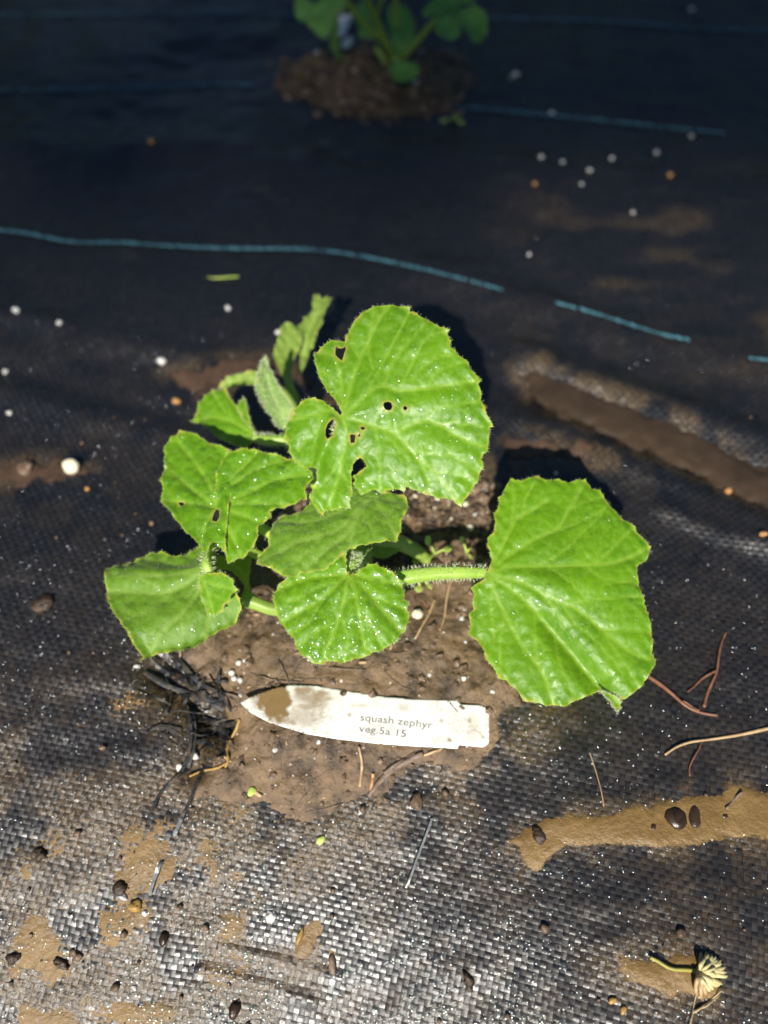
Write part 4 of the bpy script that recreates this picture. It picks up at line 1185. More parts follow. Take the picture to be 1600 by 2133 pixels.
stain = np.maximum.reduce([blob(573, 1458, 34, 44, 0.2), 0.9 * blob(555, 1440, 30, 16, 0.4), 0.85 * blob(632, 1437, 22, 10, 0.7), 0.8 * blob(670, 1443, 16, 8, 0.7), 0.7 * blob(640, 1470, 26, 8, 0.8), 0.6 * blob(600, 1500, 22, 8, 0.7), 0.7 * blob(683, 1455, 10, 5, 0.6), 0.55 * blob(545, 1455, 22, 22, 0.8), 0.75 * blob(650, 1452, 42, 16, 1.2), 0.55 * blob(665, 1462, 24, 14, 0.8), 0.5 * blob(630, 1490, 40, 22, 1.2), 0.8 * blob(585, 1498, 16, 8, 0.8),
                           0.75 * blob(612, 1505, 7, 5), 0.8 * blob(935, 1543, 5, 4), 0.5 * blob(918, 1503, 5, 5), 0.7 * blob(978, 1502, 4, 5), 0.6 * blob(1006, 1536, 4, 5), 0.6 * blob(728, 1488, 4, 6), 0.35 * blob(745, 1470, 22, 4, 0.9), 0.35 * blob(842, 1475, 16, 8, 1.1), 0.28 * blob(985, 1515, 14, 26, 1.3)])
stain = np.maximum(stain, 0.6 * np.clip(1 - seg_dist(U[:, 0], U[:, 1], u_([(966, 1497), (978, 1503), (988, 1518), (1000, 1526), (1007, 1538)])) / 0.0007, 0, 1))
speck = np.clip(0.35 * smooth(0.0, -0.06, U[:, 0]) + 0.35 * smooth(0.55, 0.68, fbm(U[:, 0] * 120, U[:, 1] * 160, 103, 3)), 0, 1)
attr(me, "stain", np.concatenate([stain, stain * 0.3])); attr(me, "speck", np.concatenate([speck, speck]))
under(link("tag", me, M['label']), label)

def lettering(text, p0, p1, up_px, bold=0.0):
    cu = bpy.data.curves.new("lettering", 'FONT'); cu.body = text; cu.size = 1.0; cu.resolution_u = 3; cu.offset = bold
    tmp = bpy.data.objects.new("tmp_text", cu); COL.objects.link(tmp)
    dg = bpy.context.evaluated_depsgraph_get()
    me = bpy.data.meshes.new_from_object(tmp.evaluated_get(dg))
    bpy.data.objects.remove(tmp)
    me.name = "lettering"
    co = np.empty(len(me.vertices) * 3, np.float32); me.vertices.foreach_get("co", co); co = co.reshape(-1, 3)
    wid = co[:, 0].max() - co[:, 0].min(); tx = (co[:, 0] - co[:, 0].min()) / wid
    a_ = np.array(p0, float); b_ = np.array(p1, float)
    dirn = (b_ - a_) / np.linalg.norm(b_ - a_); upn = np.array([dirn[1], -dirn[0]])
    px_ = a_[None] + np.outer(tx, b_ - a_) + np.outer(co[:, 1] * up_px, upn)
    uv = u_(px_)
    P = LB.xyz(uv, lab_h(uv) + 0.00008)
    me.vertices.foreach_set("co", P.astype(np.float32).ravel()); me.update()
    ob = link("lettering", me, M['print'])
    under(ob, label)
lettering("squash zephyr", (750, 1501), (900, 1519), 21, 0.004)
lettering("veg.5a 15", (747, 1524), (845, 1537), 21, 0.004)

# ------------------------------------------------------------------ grains, seeds and bits lying about
def grain(px, py, r_px, mat, name, label, cat, sq=(1, 1, 0.8), rough=0.3, group=None, lift=0.35, rot=None):
    P = G((px, py))[0]
    r_ = r_px * (0.76 if mat == 'perlite' else 0.8 if mat == 'orange' else 1.0) / FPX * zdepth(P)
    if soil_sd(P[0:1], P[1:2])[0] > -0.004:
        P[2] = max(P[2], soil_z(P[0:1], P[1:2])[0][0])
    if sdist(P[0:1], P[1:2], SOIL_FAR)[0] > -0.01:
        i = np.argmin((FAR_V[:, 0] - P[0]) ** 2 + (FAR_V[:, 1] - P[1]) ** 2); P[2] = max(P[2], FAR_V[i, 2])
    v, f = lump((0, 0, 0), r_, sq, rough, rot, True)
    o_ = link(name, mesh_np(name, v, f), M[mat])
    o_.location = (P[0], P[1], P[2] + r_ * sq[2] * lift * 1.6)
    tag(o_, label, cat, group)
g_white = "white perlite grains and sun-glint beads scattered over the fabric"
for a in [
    (35, 648, 12, "white perlite grain at the left edge, upper end of the fabric fold"), (124, 672, 8, "small white perlite grain midway along the left fabric fold"),
    (475, 643, 9, "lone white perlite grain left of the twisted pale leaf"), (338, 754, 13, "plump white perlite grain at the tip of the reddish mud"),
    (12, 775, 9, "white perlite grain at the left edge below the fold"), (19, 860, 8, "lowest white perlite grain on the left edge of the fabric"),
    (1074, 156, 9, "larger white perlite grain right of the far planting hole"), (1064, 164, 6, "smaller white perlite grain touching a larger one right of the far hole"), (1150, 236, 7, "white perlite grain sitting on the far right blue thread"),
    (866, 188, 8, "white perlite grain below the far plant's seed leaf"), (878, 118, 6, "white perlite grain on far soil right of the stems"), (662, 112, 7, "white perlite grain on far soil left of the stems"),
    (568, 1908, 16, "largest white grain, left of the brown mud smear near the bottom"), (258, 1868, 12, "chunky white grain beside the golden bark bit, lower left"), (303, 1902, 9, "oval white grain right of the chunky one, lower left"),
    (265, 2000, 6, "tiny white grain lowest at the bottom left"), (585, 2030, 6, "tiny white grain below the largest white grain"), (752, 1688, 11, "white grain just below the soil edge under the label"),
    (285, 1388, 9, "white grain just under the tip of the lowest left leaf"), (376, 1598, 11, "round white grain left of the label, below the frayed tapes"),
    (1004, 1052, 8, "upper white grain by the largest leaf's lower tip"), (995, 1066, 9, "lower white grain by the largest leaf's lower tip"), (580, 692, 8, "white grain by the twisted pale leaf"), (281, 2058, 8, "dull white grain on the weave, bottom left"),
    (1128, 328, 7, "sun glint made as a white bead at the left end of the far right sprinkle"), (1172, 338, 7, "sun glint made as a white bead second from left in the far right sprinkle"), (1228, 355, 7, "sun glint made as a white bead amid the far right sprinkle, above a dark dip"),  # sprinkle beads: sun glints on drops, put in as white grains
    (1275, 330, 6, "sun glint made as a white bead above the middle of the far right sprinkle"), (1368, 317, 6, "sun glint made as a white bead right of the far right sprinkle, above the bright orange grain"), (1440, 284, 6, "sun glint made as a white bead just below the right end of the far blue thread"),
    (1318, 442, 6, "sun glint made as a white bead alone below the bright orange grain, far right"), (1211, 384, 5, "faint sun glint made as a white bead lowest in the far right sprinkle"), (1102, 530, 6, "faint grain right of the nearest thread, on brown mud"),
    (1158, 985, 5, "tiny white grain above the right leaf's top edge"), (1440, 20, 7, "white grain at the top right, beyond the farthest thread"),
]:
    grain(a[0], a[1], a[2], 'perlite', "perlite_or_glint", a[3], "grain", (1, random.uniform(0.65, 1), 0.7), 0.45, g_white, 0.05)
for q, (a, b, r_) in enumerate([(500, 1385, 8), (513, 1380, 7), (483, 1405, 9), (490, 1416, 8), (503, 1420, 8)]):
    grain(a, b, r_, 'perlite', "perlite_or_glint", "%s white bead of the little perlite cluster on soil above the label" % ("upper left", "upper right", "leftmost", "middle lower", "lowest right")[q], "grain", group="cluster of perlite beads above the label")
grain(400, 1575, 13, 'perlite', "perlite_or_glint", "long white perlite chip beside the frayed black tapes", "grain", (1.5, 0.8, 0.7), 0.3, g_white, rot=-0.3)
grain(152, 975, 17, 'cream', "pebble", "big cream pebble on fabric left of the plant", "pebble", (0.95, 1.05, 0.85))
grain(870, 1288, 11, 'cream', "pebble", "pale yellow pebble on soil right of the round leaf", "pebble", (1, 1.1, 0.85))
grain(978, 1105, 8, 'cream', "pebble", "yellowish round pebble on soil below the largest leaf's tip", "pebble")
grain(1255, 882, 7, 'cream', "pebble", "pale pebble beside the muddy water channel", "pebble")
grain(367, 838, 11, 'orange', "bark_grain", "orange bark grain left of the upper left leaf", "bark bit", (1.1, 0.8, 0.7))
grain(316, 298, 8, 'orange', "bark_grain", "tan orange grain alone on the far left fabric", "bark bit")
grain(1395, 367, 8, 'orange', "bark_grain", "bright orange grain on the far right fabric", "bark bit")
grain(1114, 385, 6, 'orange', "bark_grain", "small orange grain left of the bright one on the far right", "bark bit")
grain(1515, 1024, 10, 'orange', "bark_grain", "orange grain on the lower lip of the muddy water channel", "bark bit")
grain(1588, 1113, 9, 'orange', "bark_grain", "orange bit at the right edge below the muddy water", "bark bit", (1.4, 0.8, 0.7))
grain(183, 1020, 7, 'orange', "bark_grain", "small orange grain below the cream pebble", "bark bit")
grain(283, 1888, 13, 'root_gold', "bark_grain", "golden bark bit between two white grains, lower left", "bark bit", (1.1, 0.9, 0.6))
grain(1275, 2085, 9, 'root_gold', "bark_grain", "golden flat bit near the bottom, left of the clover head", "bark bit", (0.7, 1.2, 0.5))
grain(1298, 2105, 8, 'root_gold', "bark_grain", "golden flat bit lower of two left of the clover head", "bark bit", (0.7, 1.2, 0.5))
grain(342, 1956, 13, 'seed', "seed", "glossy dark seed in a tan halo, lower left", "seed", (0.72, 1.2, 0.6), 0.15, rot=-0.2)
grain(490, 2104, 14, 'seed', "seed", "glossy dark seed at the bottom edge", "seed", (0.8, 1.25, 0.6), 0.2, rot=-0.3)
grain(1408, 1704, 23, 'seed', "seed", "broad flat dark seed in the tan mud strip", "seed", (1.0, 0.95, 0.28), 0.15, rot=-0.5)
grain(1446, 1702, 17, 'seed', "seed", "narrow dark seed touching the broad one in the mud strip", "seed", (0.75, 1.45, 0.3), 0.12, rot=-0.2)
grain(1360, 1722, 8, 'seed', "seed", "small dark speck left of the two seeds in mud", "seed", (1, 1, 0.4))
grain(1509, 1700, 7, 'seed', "seed", "small round dark seed right of the pair in mud", "seed", (0.9, 1.1, 0.5))
grain(1125, 1742, 15, 'clod', "soil_clod", "dark clod at the left end of the tan mud strip", "clod", (1.2, 0.9, 0.5), 0.4)
grain(868, 1670, 15, 'crumb', "soil_clod", "dark square clod on the weave below the label's right half", "clod", (0.9, 1.2, 0.5), 0.4)
grain(82, 1780, 13, 'clod', "soil_clod", "dark round clod in splashed mud at far lower left", "clod", (1, 1.1, 0.5), 0.5)
grain(28, 1998, 13, 'clod', "soil_clod", "dark clod near the bottom left corner", "clod", (1.1, 0.9, 0.5), 0.5)
grain(253, 1850, 14, 'clod', "soil_clod", "dark wet clod above the chunky white grain", "clod", (1, 1, 0.5), 0.5)
grain(128, 2008, 13, 'clod', "soil_clod", "long dark clod between the bottom left clods", "clod", (0.7, 1.4, 0.5), 0.3)
grain(95, 1258, 20, 'clod', "soil_clod", "dark wet clod on fabric left of the lowest left leaf", "clod", (1.2, 0.9, 0.35), 0.5)
grain(58, 975, 18, 'crumb', "soil_clod", "brown clod in reddish mud left of the cream pebble", "clod", (1.1, 0.9, 0.5), 0.5)
grain(525, 1650, 11, 'lime', "leaf_scrap", "lime green scrap on the soil's lower left edge", "leaf scrap", (1, 0.8, 0.4))
grain(669, 1750, 10, 'lime', "leaf_scrap", "pale lime scrap on the weave below the soil", "leaf scrap", (0.8, 1.1, 0.4))
grain(692, 2010, 11, 'twig', "twig_bit", "brown upright twig bit near the bottom middle", "twig", (0.7, 2.0, 0.6), 0.3, rot=0.1)
grain(625, 1950, 9, 'root_gold', "twig_bit", "orange twig bit in the brown mud smear", "twig", (0.6, 2.0, 0.6), 0.3, rot=-0.35)
grain(975, 2040, 11, 'clod', "twig_bit", "dark wet bark flake near the bottom, right of middle", "twig", (0.8, 1.9, 0.5), 0.5, rot=0.3)

# grass blade in the background
Pb_ = G(catmull([(432, 577), (450, 579), (475, 577), (497, 576)], 5), 0.001)
v, f, _ = tube(Pb_, np.interp(np.linspace(0, 1, len(Pb_)), [0, .5, 1], [0.0004, 0.0011, 0.0009]), 6, flatten=0.4)
tag(link("grass_blade", mesh_np("grass_blade", v, f), M['lime']), "short green grass blade lying on dark fabric behind the plant", "grass blade")

def strand(name, paths, mat, label, cat, parts=None):
    B = Batch()
    for pts, w0, w1 in paths:
        px_ = catmull(pts, 7)
        P = G(px_, 0.0009)
        sdz = soil_sd(P[:, 0], P[:, 1])
        zz, _ = soil_z(P[:, 0], P[:, 1])
        P[:, 2] = np.where(sdz > -0.004, np.maximum(P[:, 2], zz + 0.0006), P[:, 2])
        P[:, 2] += 0.0006 * np.sin(np.linspace(0, 7, len(P)) + w0)
        wd = np.linspace(w0, w1, len(P)) * (1 + 0.25 * (vnoise(np.linspace(0, 9, len(P)), np.zeros(len(P)), len(pts)) - 0.5))
        R = np.array([wd[i] * 0.75 / FPX * zdepth(P[i]) / 2 for i in range(len(P))])
        v, f, _ = tube(P, R, 8)
        B.add(v, f)
    return tag(link(name, B.mesh(name), M[mat]), label, cat)
strand("root", [([(1513, 1316), (1503, 1340), (1497, 1365), (1492, 1400), (1482, 1425), (1474, 1445), (1467, 1472)], 5, 9), ([(1491, 1398), (1465, 1412), (1448, 1428), (1432, 1442)], 7, 4)], 'root', "reddish forked root on fabric right of the right leaf", "root")
strand("root", [([(1352, 1408), (1375, 1425), (1398, 1445), (1425, 1468), (1455, 1482), (1495, 1490)], 11, 8), ([(1455, 1482), (1440, 1470), (1420, 1460)], 8, 4)], 'root', "thick reddish root coming out from under the right leaf", "root")
strand("root", [([(1385, 1572), (1410, 1556), (1440, 1546), (1480, 1540), (1540, 1530), (1600, 1517), (1680, 1500)], 6, 10)], 'root_tan', "long tan root running off at the right edge", "root")
strand("root", [([(1438, 1616), (1437, 1598), (1444, 1580), (1456, 1560), (1462, 1545)], 4, 4)], 'root', "thin reddish root under the long tan one", "root")
strand("root", [([(500, 1500), (492, 1520), (480, 1540), (474, 1562), (477, 1585), (470, 1600)], 8, 8), ([(475, 1592), (450, 1600), (425, 1605), (395, 1618)], 8, 6)], 'root_gold', "golden brown curved root at the label's pointed end", "root")
strand("twig", [([(768, 1660), (790, 1630), (815, 1606), (845, 1588), (880, 1572)], 14, 18), ([(800, 1612), (830, 1590), (865, 1570)], 12, 9)], 'twig', "grey weathered twig on soil below the label", "twig")
strand("twig", [([(850, 1582), (890, 1572), (925, 1560)], 9, 7)], 'root_tan', "thin pale twig joining the grey twig below the label", "twig")
strand("wood_chip", [([(777, 1612), (776, 1628), (772, 1648)], 9, 8)], 'chip', "orange upright wood chip by the grey twig", "wood chip")
strand("root", [([(748, 1560), (754, 1590), (753, 1612), (750, 1640)], 7, 9)], 'root_tan', "pale root left of the orange wood chip", "root")
strand("root", [([(420, 1418), (440, 1432), (470, 1445), (500, 1456)], 9, 7)], 'twig', "dark root running to the label's pointed tip", "root")
strand("root", [([(372, 1345), (376, 1360), (374, 1372)], 4, 4)], 'root_tan', "short pale root under the lowest left leaf's edge", "root")
strand("root", [([(940, 1210), (930, 1250), (925, 1290), (915, 1320)], 6, 4)], 'root_tan', "thin pale root on soil under the right leaf's stalk", "root")
strand("root", [([(905, 1255), (895, 1280), (880, 1310), (865, 1340)], 7, 5)], 'root_tan', "pale root beside the yellow pebble on soil", "root")
strand("root", [([(868, 1240), (872, 1250), (885, 1262), (893, 1278)], 5, 4)], 'root', "reddish root tip right of the round leaf", "root")
strand("root", [([(1228, 1568), (1240, 1600), (1250, 1640), (1258, 1680)], 2.5, 3)], 'root_tan', "hair-thin root reaching down to the tan mud strip", "root")
strand("twig", [([(1512, 1685), (1530, 1665), (1545, 1650)], 8, 8)], 'twig', "short brown twig lying in the tan mud strip", "twig")

# weed seedlings on the soil
def seedling(px, py, leaves, label):
    P = G((px, py))[0]
    P[2] = max(P[2], soil_z(P[0:1], P[1:2])[0][0]) if soil_sd(P[0:1], P[1:2])[0] > 0 else P[2]
    e = empty("seedling", P, label, "seedling")
    for (dx, dy, lpx, wpx, hh) in leaves:
        tip = H(px + dx, py + dy, P[2] + hh); root_ = P.copy()
        mid = (tip + root_) / 2 + [0, 0, 0.001]
        ax = tip - root_; ax /= np.linalg.norm(ax)
        s = np.cross(ax, [0, 0, 1.0]); s /= np.linalg.norm(s)
        v_, f_, _ = tube(catmull([root_, mid, tip], 4), 0.0006, 6)
        L = lpx / FPX * zdepth(tip); W = wpx / FPX * zdepth(tip)
        B_ = Batch(); B_.add(v_, f_)
        t_ = np.linspace(0, 1, 9); pr = np.sin(np.pi * np.clip(t_ * 0.93 + 0.05, 0, 1)) ** 0.7
        up = np.cross(s, ax)
        rows = []
        for k_, wv_ in ((-1, 0.0), (-0.5, 0.25), (0, 0.0), (0.5, 0.25), (1, 0.0)):
            rows.append(tip - ax * L * 0.1 + np.outer(t_, ax) * L + np.outer(pr, s) * (W / 2 * k_) + np.outer(pr, up) * (W * 0.15 * wv_ * 2) - np.outer(t_ ** 2, [0, 0, L * 0.2]))
        V_ = np.vstack(rows); idx = np.arange(45).reshape(5, 9)
        B_.add(V_, np.stack([idx[:-1, :-1], idx[:-1, 1:], idx[1:, 1:], idx[1:, :-1]], -1).reshape(-1, 4))
        under(link("leaf", B_.mesh("seedling_leaf"), M['lime']), e)
seedling(905, 1160, [(-10, -28, 28, 20, 0.008), (22, -15, 30, 20, 0.007), (-32, 5, 22, 14, 0.006), (-12, 6, 16, 14, 0.005)], "lime seedling on soil above the right leaf's stalk")
seedling(972, 1158, [(-8, -30, 16, 12, 0.007), (4, -12, 14, 12, 0.005), (8, 2, 12, 8, 0.004)], "tiny lime seedling nearest the right leaf")
seedling(878, 1212, [(-4, 8, 26, 18, 0.004), (12, 4, 26, 9, 0.004), (-16, 2, 14, 12, 0.004)], "small lime seedling below the right leaf's stalk")
seedling(945, 250, [(-18, 0, 20, 14, 0.008), (6, -6, 22, 18, 0.012), (14, 4, 16, 14, 0.008), (4, -14, 16, 12, 0.014)], "pale green seedling at the far hole's right edge")

# clover head
cl = G((1452, 2024), 0.003)[0]
clover = empty("clover_flower", cl, "faded cream clover head with its bent stem lying in mud", "flower")
v, f, _ = tube(G(catmull([(1354, 1994), (1372, 2003), (1390, 2014), (1405, 2019), (1430, 2020), (1456, 2023)], 6), 0.0016), 0.0008, 8)
under(link("stem", mesh_np("clover_stem", v, f), M['clover_stem']), clover)
B = Batch()
v, f = lump(G((1466, 2030), 0.002)[0], 0.0032, (1, 1.1, 0.7), 0.2, fine=True); B.add(v, f)
under(link("flower_core", B.mesh("flower_core"), M['floret_brown']), clover)
fans = [(-80, 40, 1), (-70, 42, 1), (-60, 44, 0), (-50, 46, 0), (-42, 46, 0), (-33, 48, 0), (-25, 50, 0), (-17, 52, 0), (-9, 54, 0), (-1, 56, 0), (7, 58, 0), (15, 58, 0), (24, 56, 0), (33, 54, 0), (42, 50, 0), (52, 50, 0), (62, 50, 0), (72, 54, 1), (82, 54, 1), (92, 50, 1),
        (-64, 30, 0), (-40, 32, 0), (-15, 36, 0), (10, 38, 0), (35, 36, 0), (60, 36, 0), (80, 38, 1), (100, 36, 1)]
for q, (ang, ln, br) in enumerate(fans):
    a = math.radians(ang + random.uniform(-4, 4))
    p0 = np.array([1456, 2024.0]); dr = np.array([math.cos(a), math.sin(a)])
    bend = np.array([-dr[1], dr[0]]) * random.uniform(-3, 5)
    lz = 0.004 if q >= 20 else 0.0022
    pp = [p0 + dr * 4, p0 + dr * ln * 0.45 + bend, p0 + dr * ln * 0.8 + bend * 0.6, p0 + dr * ln * random.uniform(0.95, 1.05)]
    P = np.array([G(pp[i], z_)[0] for i, z_ in enumerate((0.003, lz + 0.0018, lz + 0.001, lz - 0.0008))])
    P = catmull(P, 4)
    R = np.interp(np.linspace(0, 1, len(P)), [0, 0.35, 0.8, 1], [0.0004, 0.0010, 0.0008, 0.00025])
    v, f, _ = tube(P, R, 7, flatten=0.7)
    under(link("floret", mesh_np("floret", v, f), M['floret_brown' if br else 'floret']), clover)
strand("straw", [([(1446, 2108), (1465, 2096), (1485, 2080), (1502, 2064)], 7, 3), ([(1444, 2106), (1470, 2096), (1500, 2072)], 4, 3), ([(1452, 2064), (1447, 2090), (1443, 2110), (1437, 2133), (1430, 2160)], 3, 4)], 'straw', "dry straw strands below the clover head", "straw")

# ------------------------------------------------------------------ crumbs, grit and droplets nobody could count
def scatter_soil(n, mat, name, rmin, rmax, sq=(1, 1, 0.7), rough=0.5, ymin=-9.0):
    B = Batch()
    lo, hi = SOIL.min(0), SOIL.max(0)
    k_ = 0
    while k_ < n:
        x, y = RNG.uniform(lo, hi)
        if y < ymin: continue
        s_ = soil_sd(np.array([x]), np.array([y]))[0]
        if s_ < -0.004 + 0.004 * RNG.random(): continue
        z = soil_z(np.array([x]), np.array([y]))[0][0]
        r_ = rmin + (rmax - rmin) * RNG.random() ** 4
        v, f = lump((x, y, z + r_ * 0.2), r_, sq, rough)
        B.add(v, f); k_ += 1
    tag(link(name, B.mesh(name, rough < 0.45), M[mat]), "loose crumbs and grit lying on the wet soil" if mat == 'crumb' else None, None, None, "stuff")
scatter_soil(650, 'crumb', "soil_crumbs", 0.0005, 0.0024)
scatter_soil(900, 'clod', "soil_crumbs", 0.0005, 0.0028, ymin=0.20)
scatter_soil(300, 'crumb', "soil_crumbs", 0.0008, 0.0036, ymin=0.23)
scatter_soil(120, 'cream', "pale_grit", 0.0005, 0.0022, rough=0.4, ymin=0.23)
scatter_soil(150, 'perlite', "perlite_grit", 0.0004, 0.0014)
B = Batch()
lo, hi = SOIL.min(0), SOIL.max(0); k_ = 0
while k_ < 60:
    x, y = RNG.uniform(lo, hi)
    if soil_sd(np.array([x]), np.array([y]))[0] < 0.002: continue
    a_ = RNG.uniform(0, 6.28); L_ = RNG.uniform(0.006, 0.022); t_ = np.linspace(-0.5, 0.5, 7)
    cv = RNG.normal() * 12
    fx = x + math.cos(a_) * L_ * t_ - math.sin(a_) * cv * (L_ * t_) ** 2; fy = y + math.sin(a_) * L_ * t_ + math.cos(a_) * cv * (L_ * t_) ** 2
    P = np.stack([fx, fy, soil_z(fx, fy)[0] + 0.0004 + 0.0006 * RNG.random()], -1)
    v, f, _ = tube(P, 0.00012 + 0.00022 * RNG.random(), 5); B.add(v, f); k_ += 1
tag(link("root_fibres", B.mesh("root_fibres"), M['twig']), kind="stuff")
scatter_soil(90, 'root_tan', "bark_grit", 0.0004, 0.0016, (1.8, 0.6, 0.5), 0.4)

B = Batch()
for k_ in range(500):
    i = RNG.integers(len(FAR_V)); r_ = 0.001 + 0.0035 * RNG.random() ** 4
    v, f = lump(FAR_V[i] + [0, 0, r_ * 0.3], r_, (1, 1, 0.7), 0.5); B.add(v, f)
tag(link("soil_crumbs", B.mesh("soil_crumbs_far"), M['crumb']), kind="stuff")

B = Batch()
for k_ in range(520):
    if k_ % 2: continue
    px, py = RNG.uniform(-60, 1660), 2160 - 1300 * RNG.random() ** 1.3
    if px > 700 and RNG.random() < 0.55: continue
    P = G((px, py))[0]
    r_ = 0.0004 + 0.0016 * RNG.random() ** 5
    v, f = lump(P + [0, 0, r_ * 0.3 + 0.0003], r_, (1, 1, 0.7), 0.5); B.add(v, f)
tag(link("grit", B.mesh("grit"), M['crumb']), kind="stuff")

# water drops on the fabric
n = 19000
px = RNG.uniform(-40, 1640, n); py = 2150 - 1500 * RNG.random(n) ** 1.5
dens = np.exp(-((px - 640) / 620) ** 2) * 0.85 + 0.12
cl_n = fbm(px / 90, py / 90, 111, 3)
ok = (RNG.random(n) < dens * smooth(0.32, 0.6, cl_n) * 1.3)
nf_ = 170
px = np.concatenate([px[ok], RNG.uniform(950, 1600, nf_)]); py = np.concatenate([py[ok], RNG.uniform(100, 640, nf_)])
P = G(np.stack([px, py], -1))
ok = soil_sd(P[:, 0], P[:, 1]) < 0.0
P = P[ok]
R = 0.00030 + 0.0014 * RNG.random(len(P)) ** 2.6
N = np.tile([0, 0, 1.0], (len(P), 1)) + RNG.normal(size=(len(P), 3)) * 0.12
N /= np.linalg.norm(N, axis=1)[:, None]
P[:, 2] += 0.0001
v, f = domes(P, N, R, 0.28)
tag(link("water_drops", mesh_np("water_drops", v, f), M['drop_ground']), kind="stuff")

# ------------------------------------------------------------------ the plant in the far hole
zt = lambda p: zmap(p, 580, 0, 3.478)
mb = G((822, 130))[0]
melon = empty("melon_plant", mb, "shaded young melon plant with rounded lobed leaves in the far soil hole", "plant")
def mleaf(outline, c, h, nrm, veins=(), label=None, mat='melon_leaf', name="leaf", **kw):
    L = Leaf(name, melon, c, h, nrm, mat, 0.0028)
    L.patch(outline, [], veins, [], puck=0.002, pw=0.008, bump=0.0015, rimw=0.001, rimk=0.3, **kw)
    L.build(label=label)
mleaf(zt([(150, -20), (240, 30), (290, 45), (330, 0), (380, -60), (480, -60), (500, 20), (480, 90), (430, 110), (400, 200), (352, 290), (290, 272), (240, 212), (200, 170), (150, 166), (128, 110), (130, 40)]), (670, 30), 0.060, (-0.2, -0.45, 0.8),
      [zt([(470, 40), (300, 120), (150, 120)]), zt([(470, 60), (360, 180), (330, 280)])], "left lobed leaf of the far plant")
mleaf(zt([(1090, 30), (1150, -10), (1200, -60), (1400, -60), (1425, 0), (1400, 40), (1310, 60), (1290, 120), (1240, 130), (1150, 115), (1060, 142), (1028, 120), (1050, 80)]), (940, 15), 0.066, (0.1, -0.5, 0.8), [zt([(1160, 110), (1230, 40), (1330, -20)])])
mleaf(zt([(1290, 120), (1320, 80), (1420, 58), (1480, 100), (1507, 170), (1500, 270), (1460, 322), (1400, 325), (1350, 245), (1310, 190)]), (985, 55), 0.060, (0.2, -0.5, 0.8), [zt([(1300, 150), (1440, 240)])])
mleaf(zt([(1130, 150), (1180, 125), (1290, 130), (1320, 205), (1310, 280), (1250, 312), (1190, 292), (1130, 232)]), (930, 62), 0.060, (0.0, -0.55, 0.8), [zt([(1170, 130), (1240, 290)])])
mleaf(zt([(790, 60), (850, 28), (900, 40), (950, 90), (982, 160), (992, 240), (962, 330), (900, 402), (850, 392), (818, 300), (798, 200), (780, 130)]), (835, 60), 0.030, (0.1, -0.75, 0.6), [zt([(870, 390), (880, 200), (870, 50)])], "upright oval leaf of the far plant")
mleaf(zt([(580, 270), (590, 230), (620, 190), (680, 170), (742, 210), (732, 292), (650, 297)]), (765, 68), 0.030, (-0.1, -0.6, 0.7))
mleaf(zt([(560, 60), (600, 20), (660, 60), (700, 130), (660, 200), (590, 220), (550, 160)]), (760, 30), 0.035, (-0.1, -0.6, 0.7))
mleaf(zt([(790, 510), (830, 480), (900, 468), (980, 475), (1022, 520), (1012, 570), (960, 606), (880, 622), (838, 602), (808, 552)]), (840, 155), 0.020, (0.0, -0.35, 0.9), [], "round seed leaf at the foot of the far plant", name="cotyledon")
mleaf(zt([(500, -80), (620, -120), (760, -100), (800, -30), (720, 10), (600, 20), (520, -10)]), (770, -10), 0.085, (0, -0.45, 0.85))
mleaf(zt([(830, -160), (960, -170), (1060, -110), (1040, -30), (920, -20), (840, -60)]), (850, -25), 0.090, (0, -0.45, 0.85))
for pts, wd in [([(762, -10, 0.085), (784, 40, 0.055), (802, 83, 0.030), (820, 122, 0.008)], [12, 13, 14, 15]), ([(715, -10, 0.075), (735, 20, 0.060), (760, 50, 0.045), (800, 90, 0.024), (818, 122, 0.008)], [10, 11, 11, 12, 13]),
                ([(824, -10, 0.080), (825, 25, 0.062), (824, 52, 0.050)], [10, 10, 8]), ([(797, -5, 0.07), (790, 15, 0.06), (786, 35, 0.05)], [9, 9, 8]), ([(912, 36, 0.062), (880, 72, 0.042), (850, 108, 0.022), (826, 130, 0.006)], [11, 13, 14, 16]),
                ([(782, 98, 0.02), (796, 118, 0.014), (806, 136, 0.006)], [9, 11, 12]), ([(820, 118, 0.016), (832, 135, 0.018), (838, 145, 0.020)], [14, 12, 8]), ([(822, 112, 0.012), (822, 132, 0.002), (822, 140, -0.006)], [18, 18, 18])]:
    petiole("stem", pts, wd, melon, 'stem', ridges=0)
# a second stalk with a pale leaf left of it
sp = G((717, 134))[0]
sprout = empty("sprout", sp, "single yellow-green sprout in front of the far white label", "plant")
Ls = Leaf("leaf", sprout, (702, 70), 0.030, (-0.1, -0.75, 0.6), 'leaf_old', 0.0026)
Ls.patch(zt([(395, 130), (420, 120), (440, 160), (440, 280), (430, 340), (400, 390), (375, 340), (385, 220)]), [], [], [], puck=0, bump=0.001)
Ls.build()
petiole("stem", [(700, 60, 0.034), (700, 92, 0.022), (708, 118, 0.010), (717, 136, 0.0)], [9, 10, 12, 14], sprout, 'stem', ridges=0)
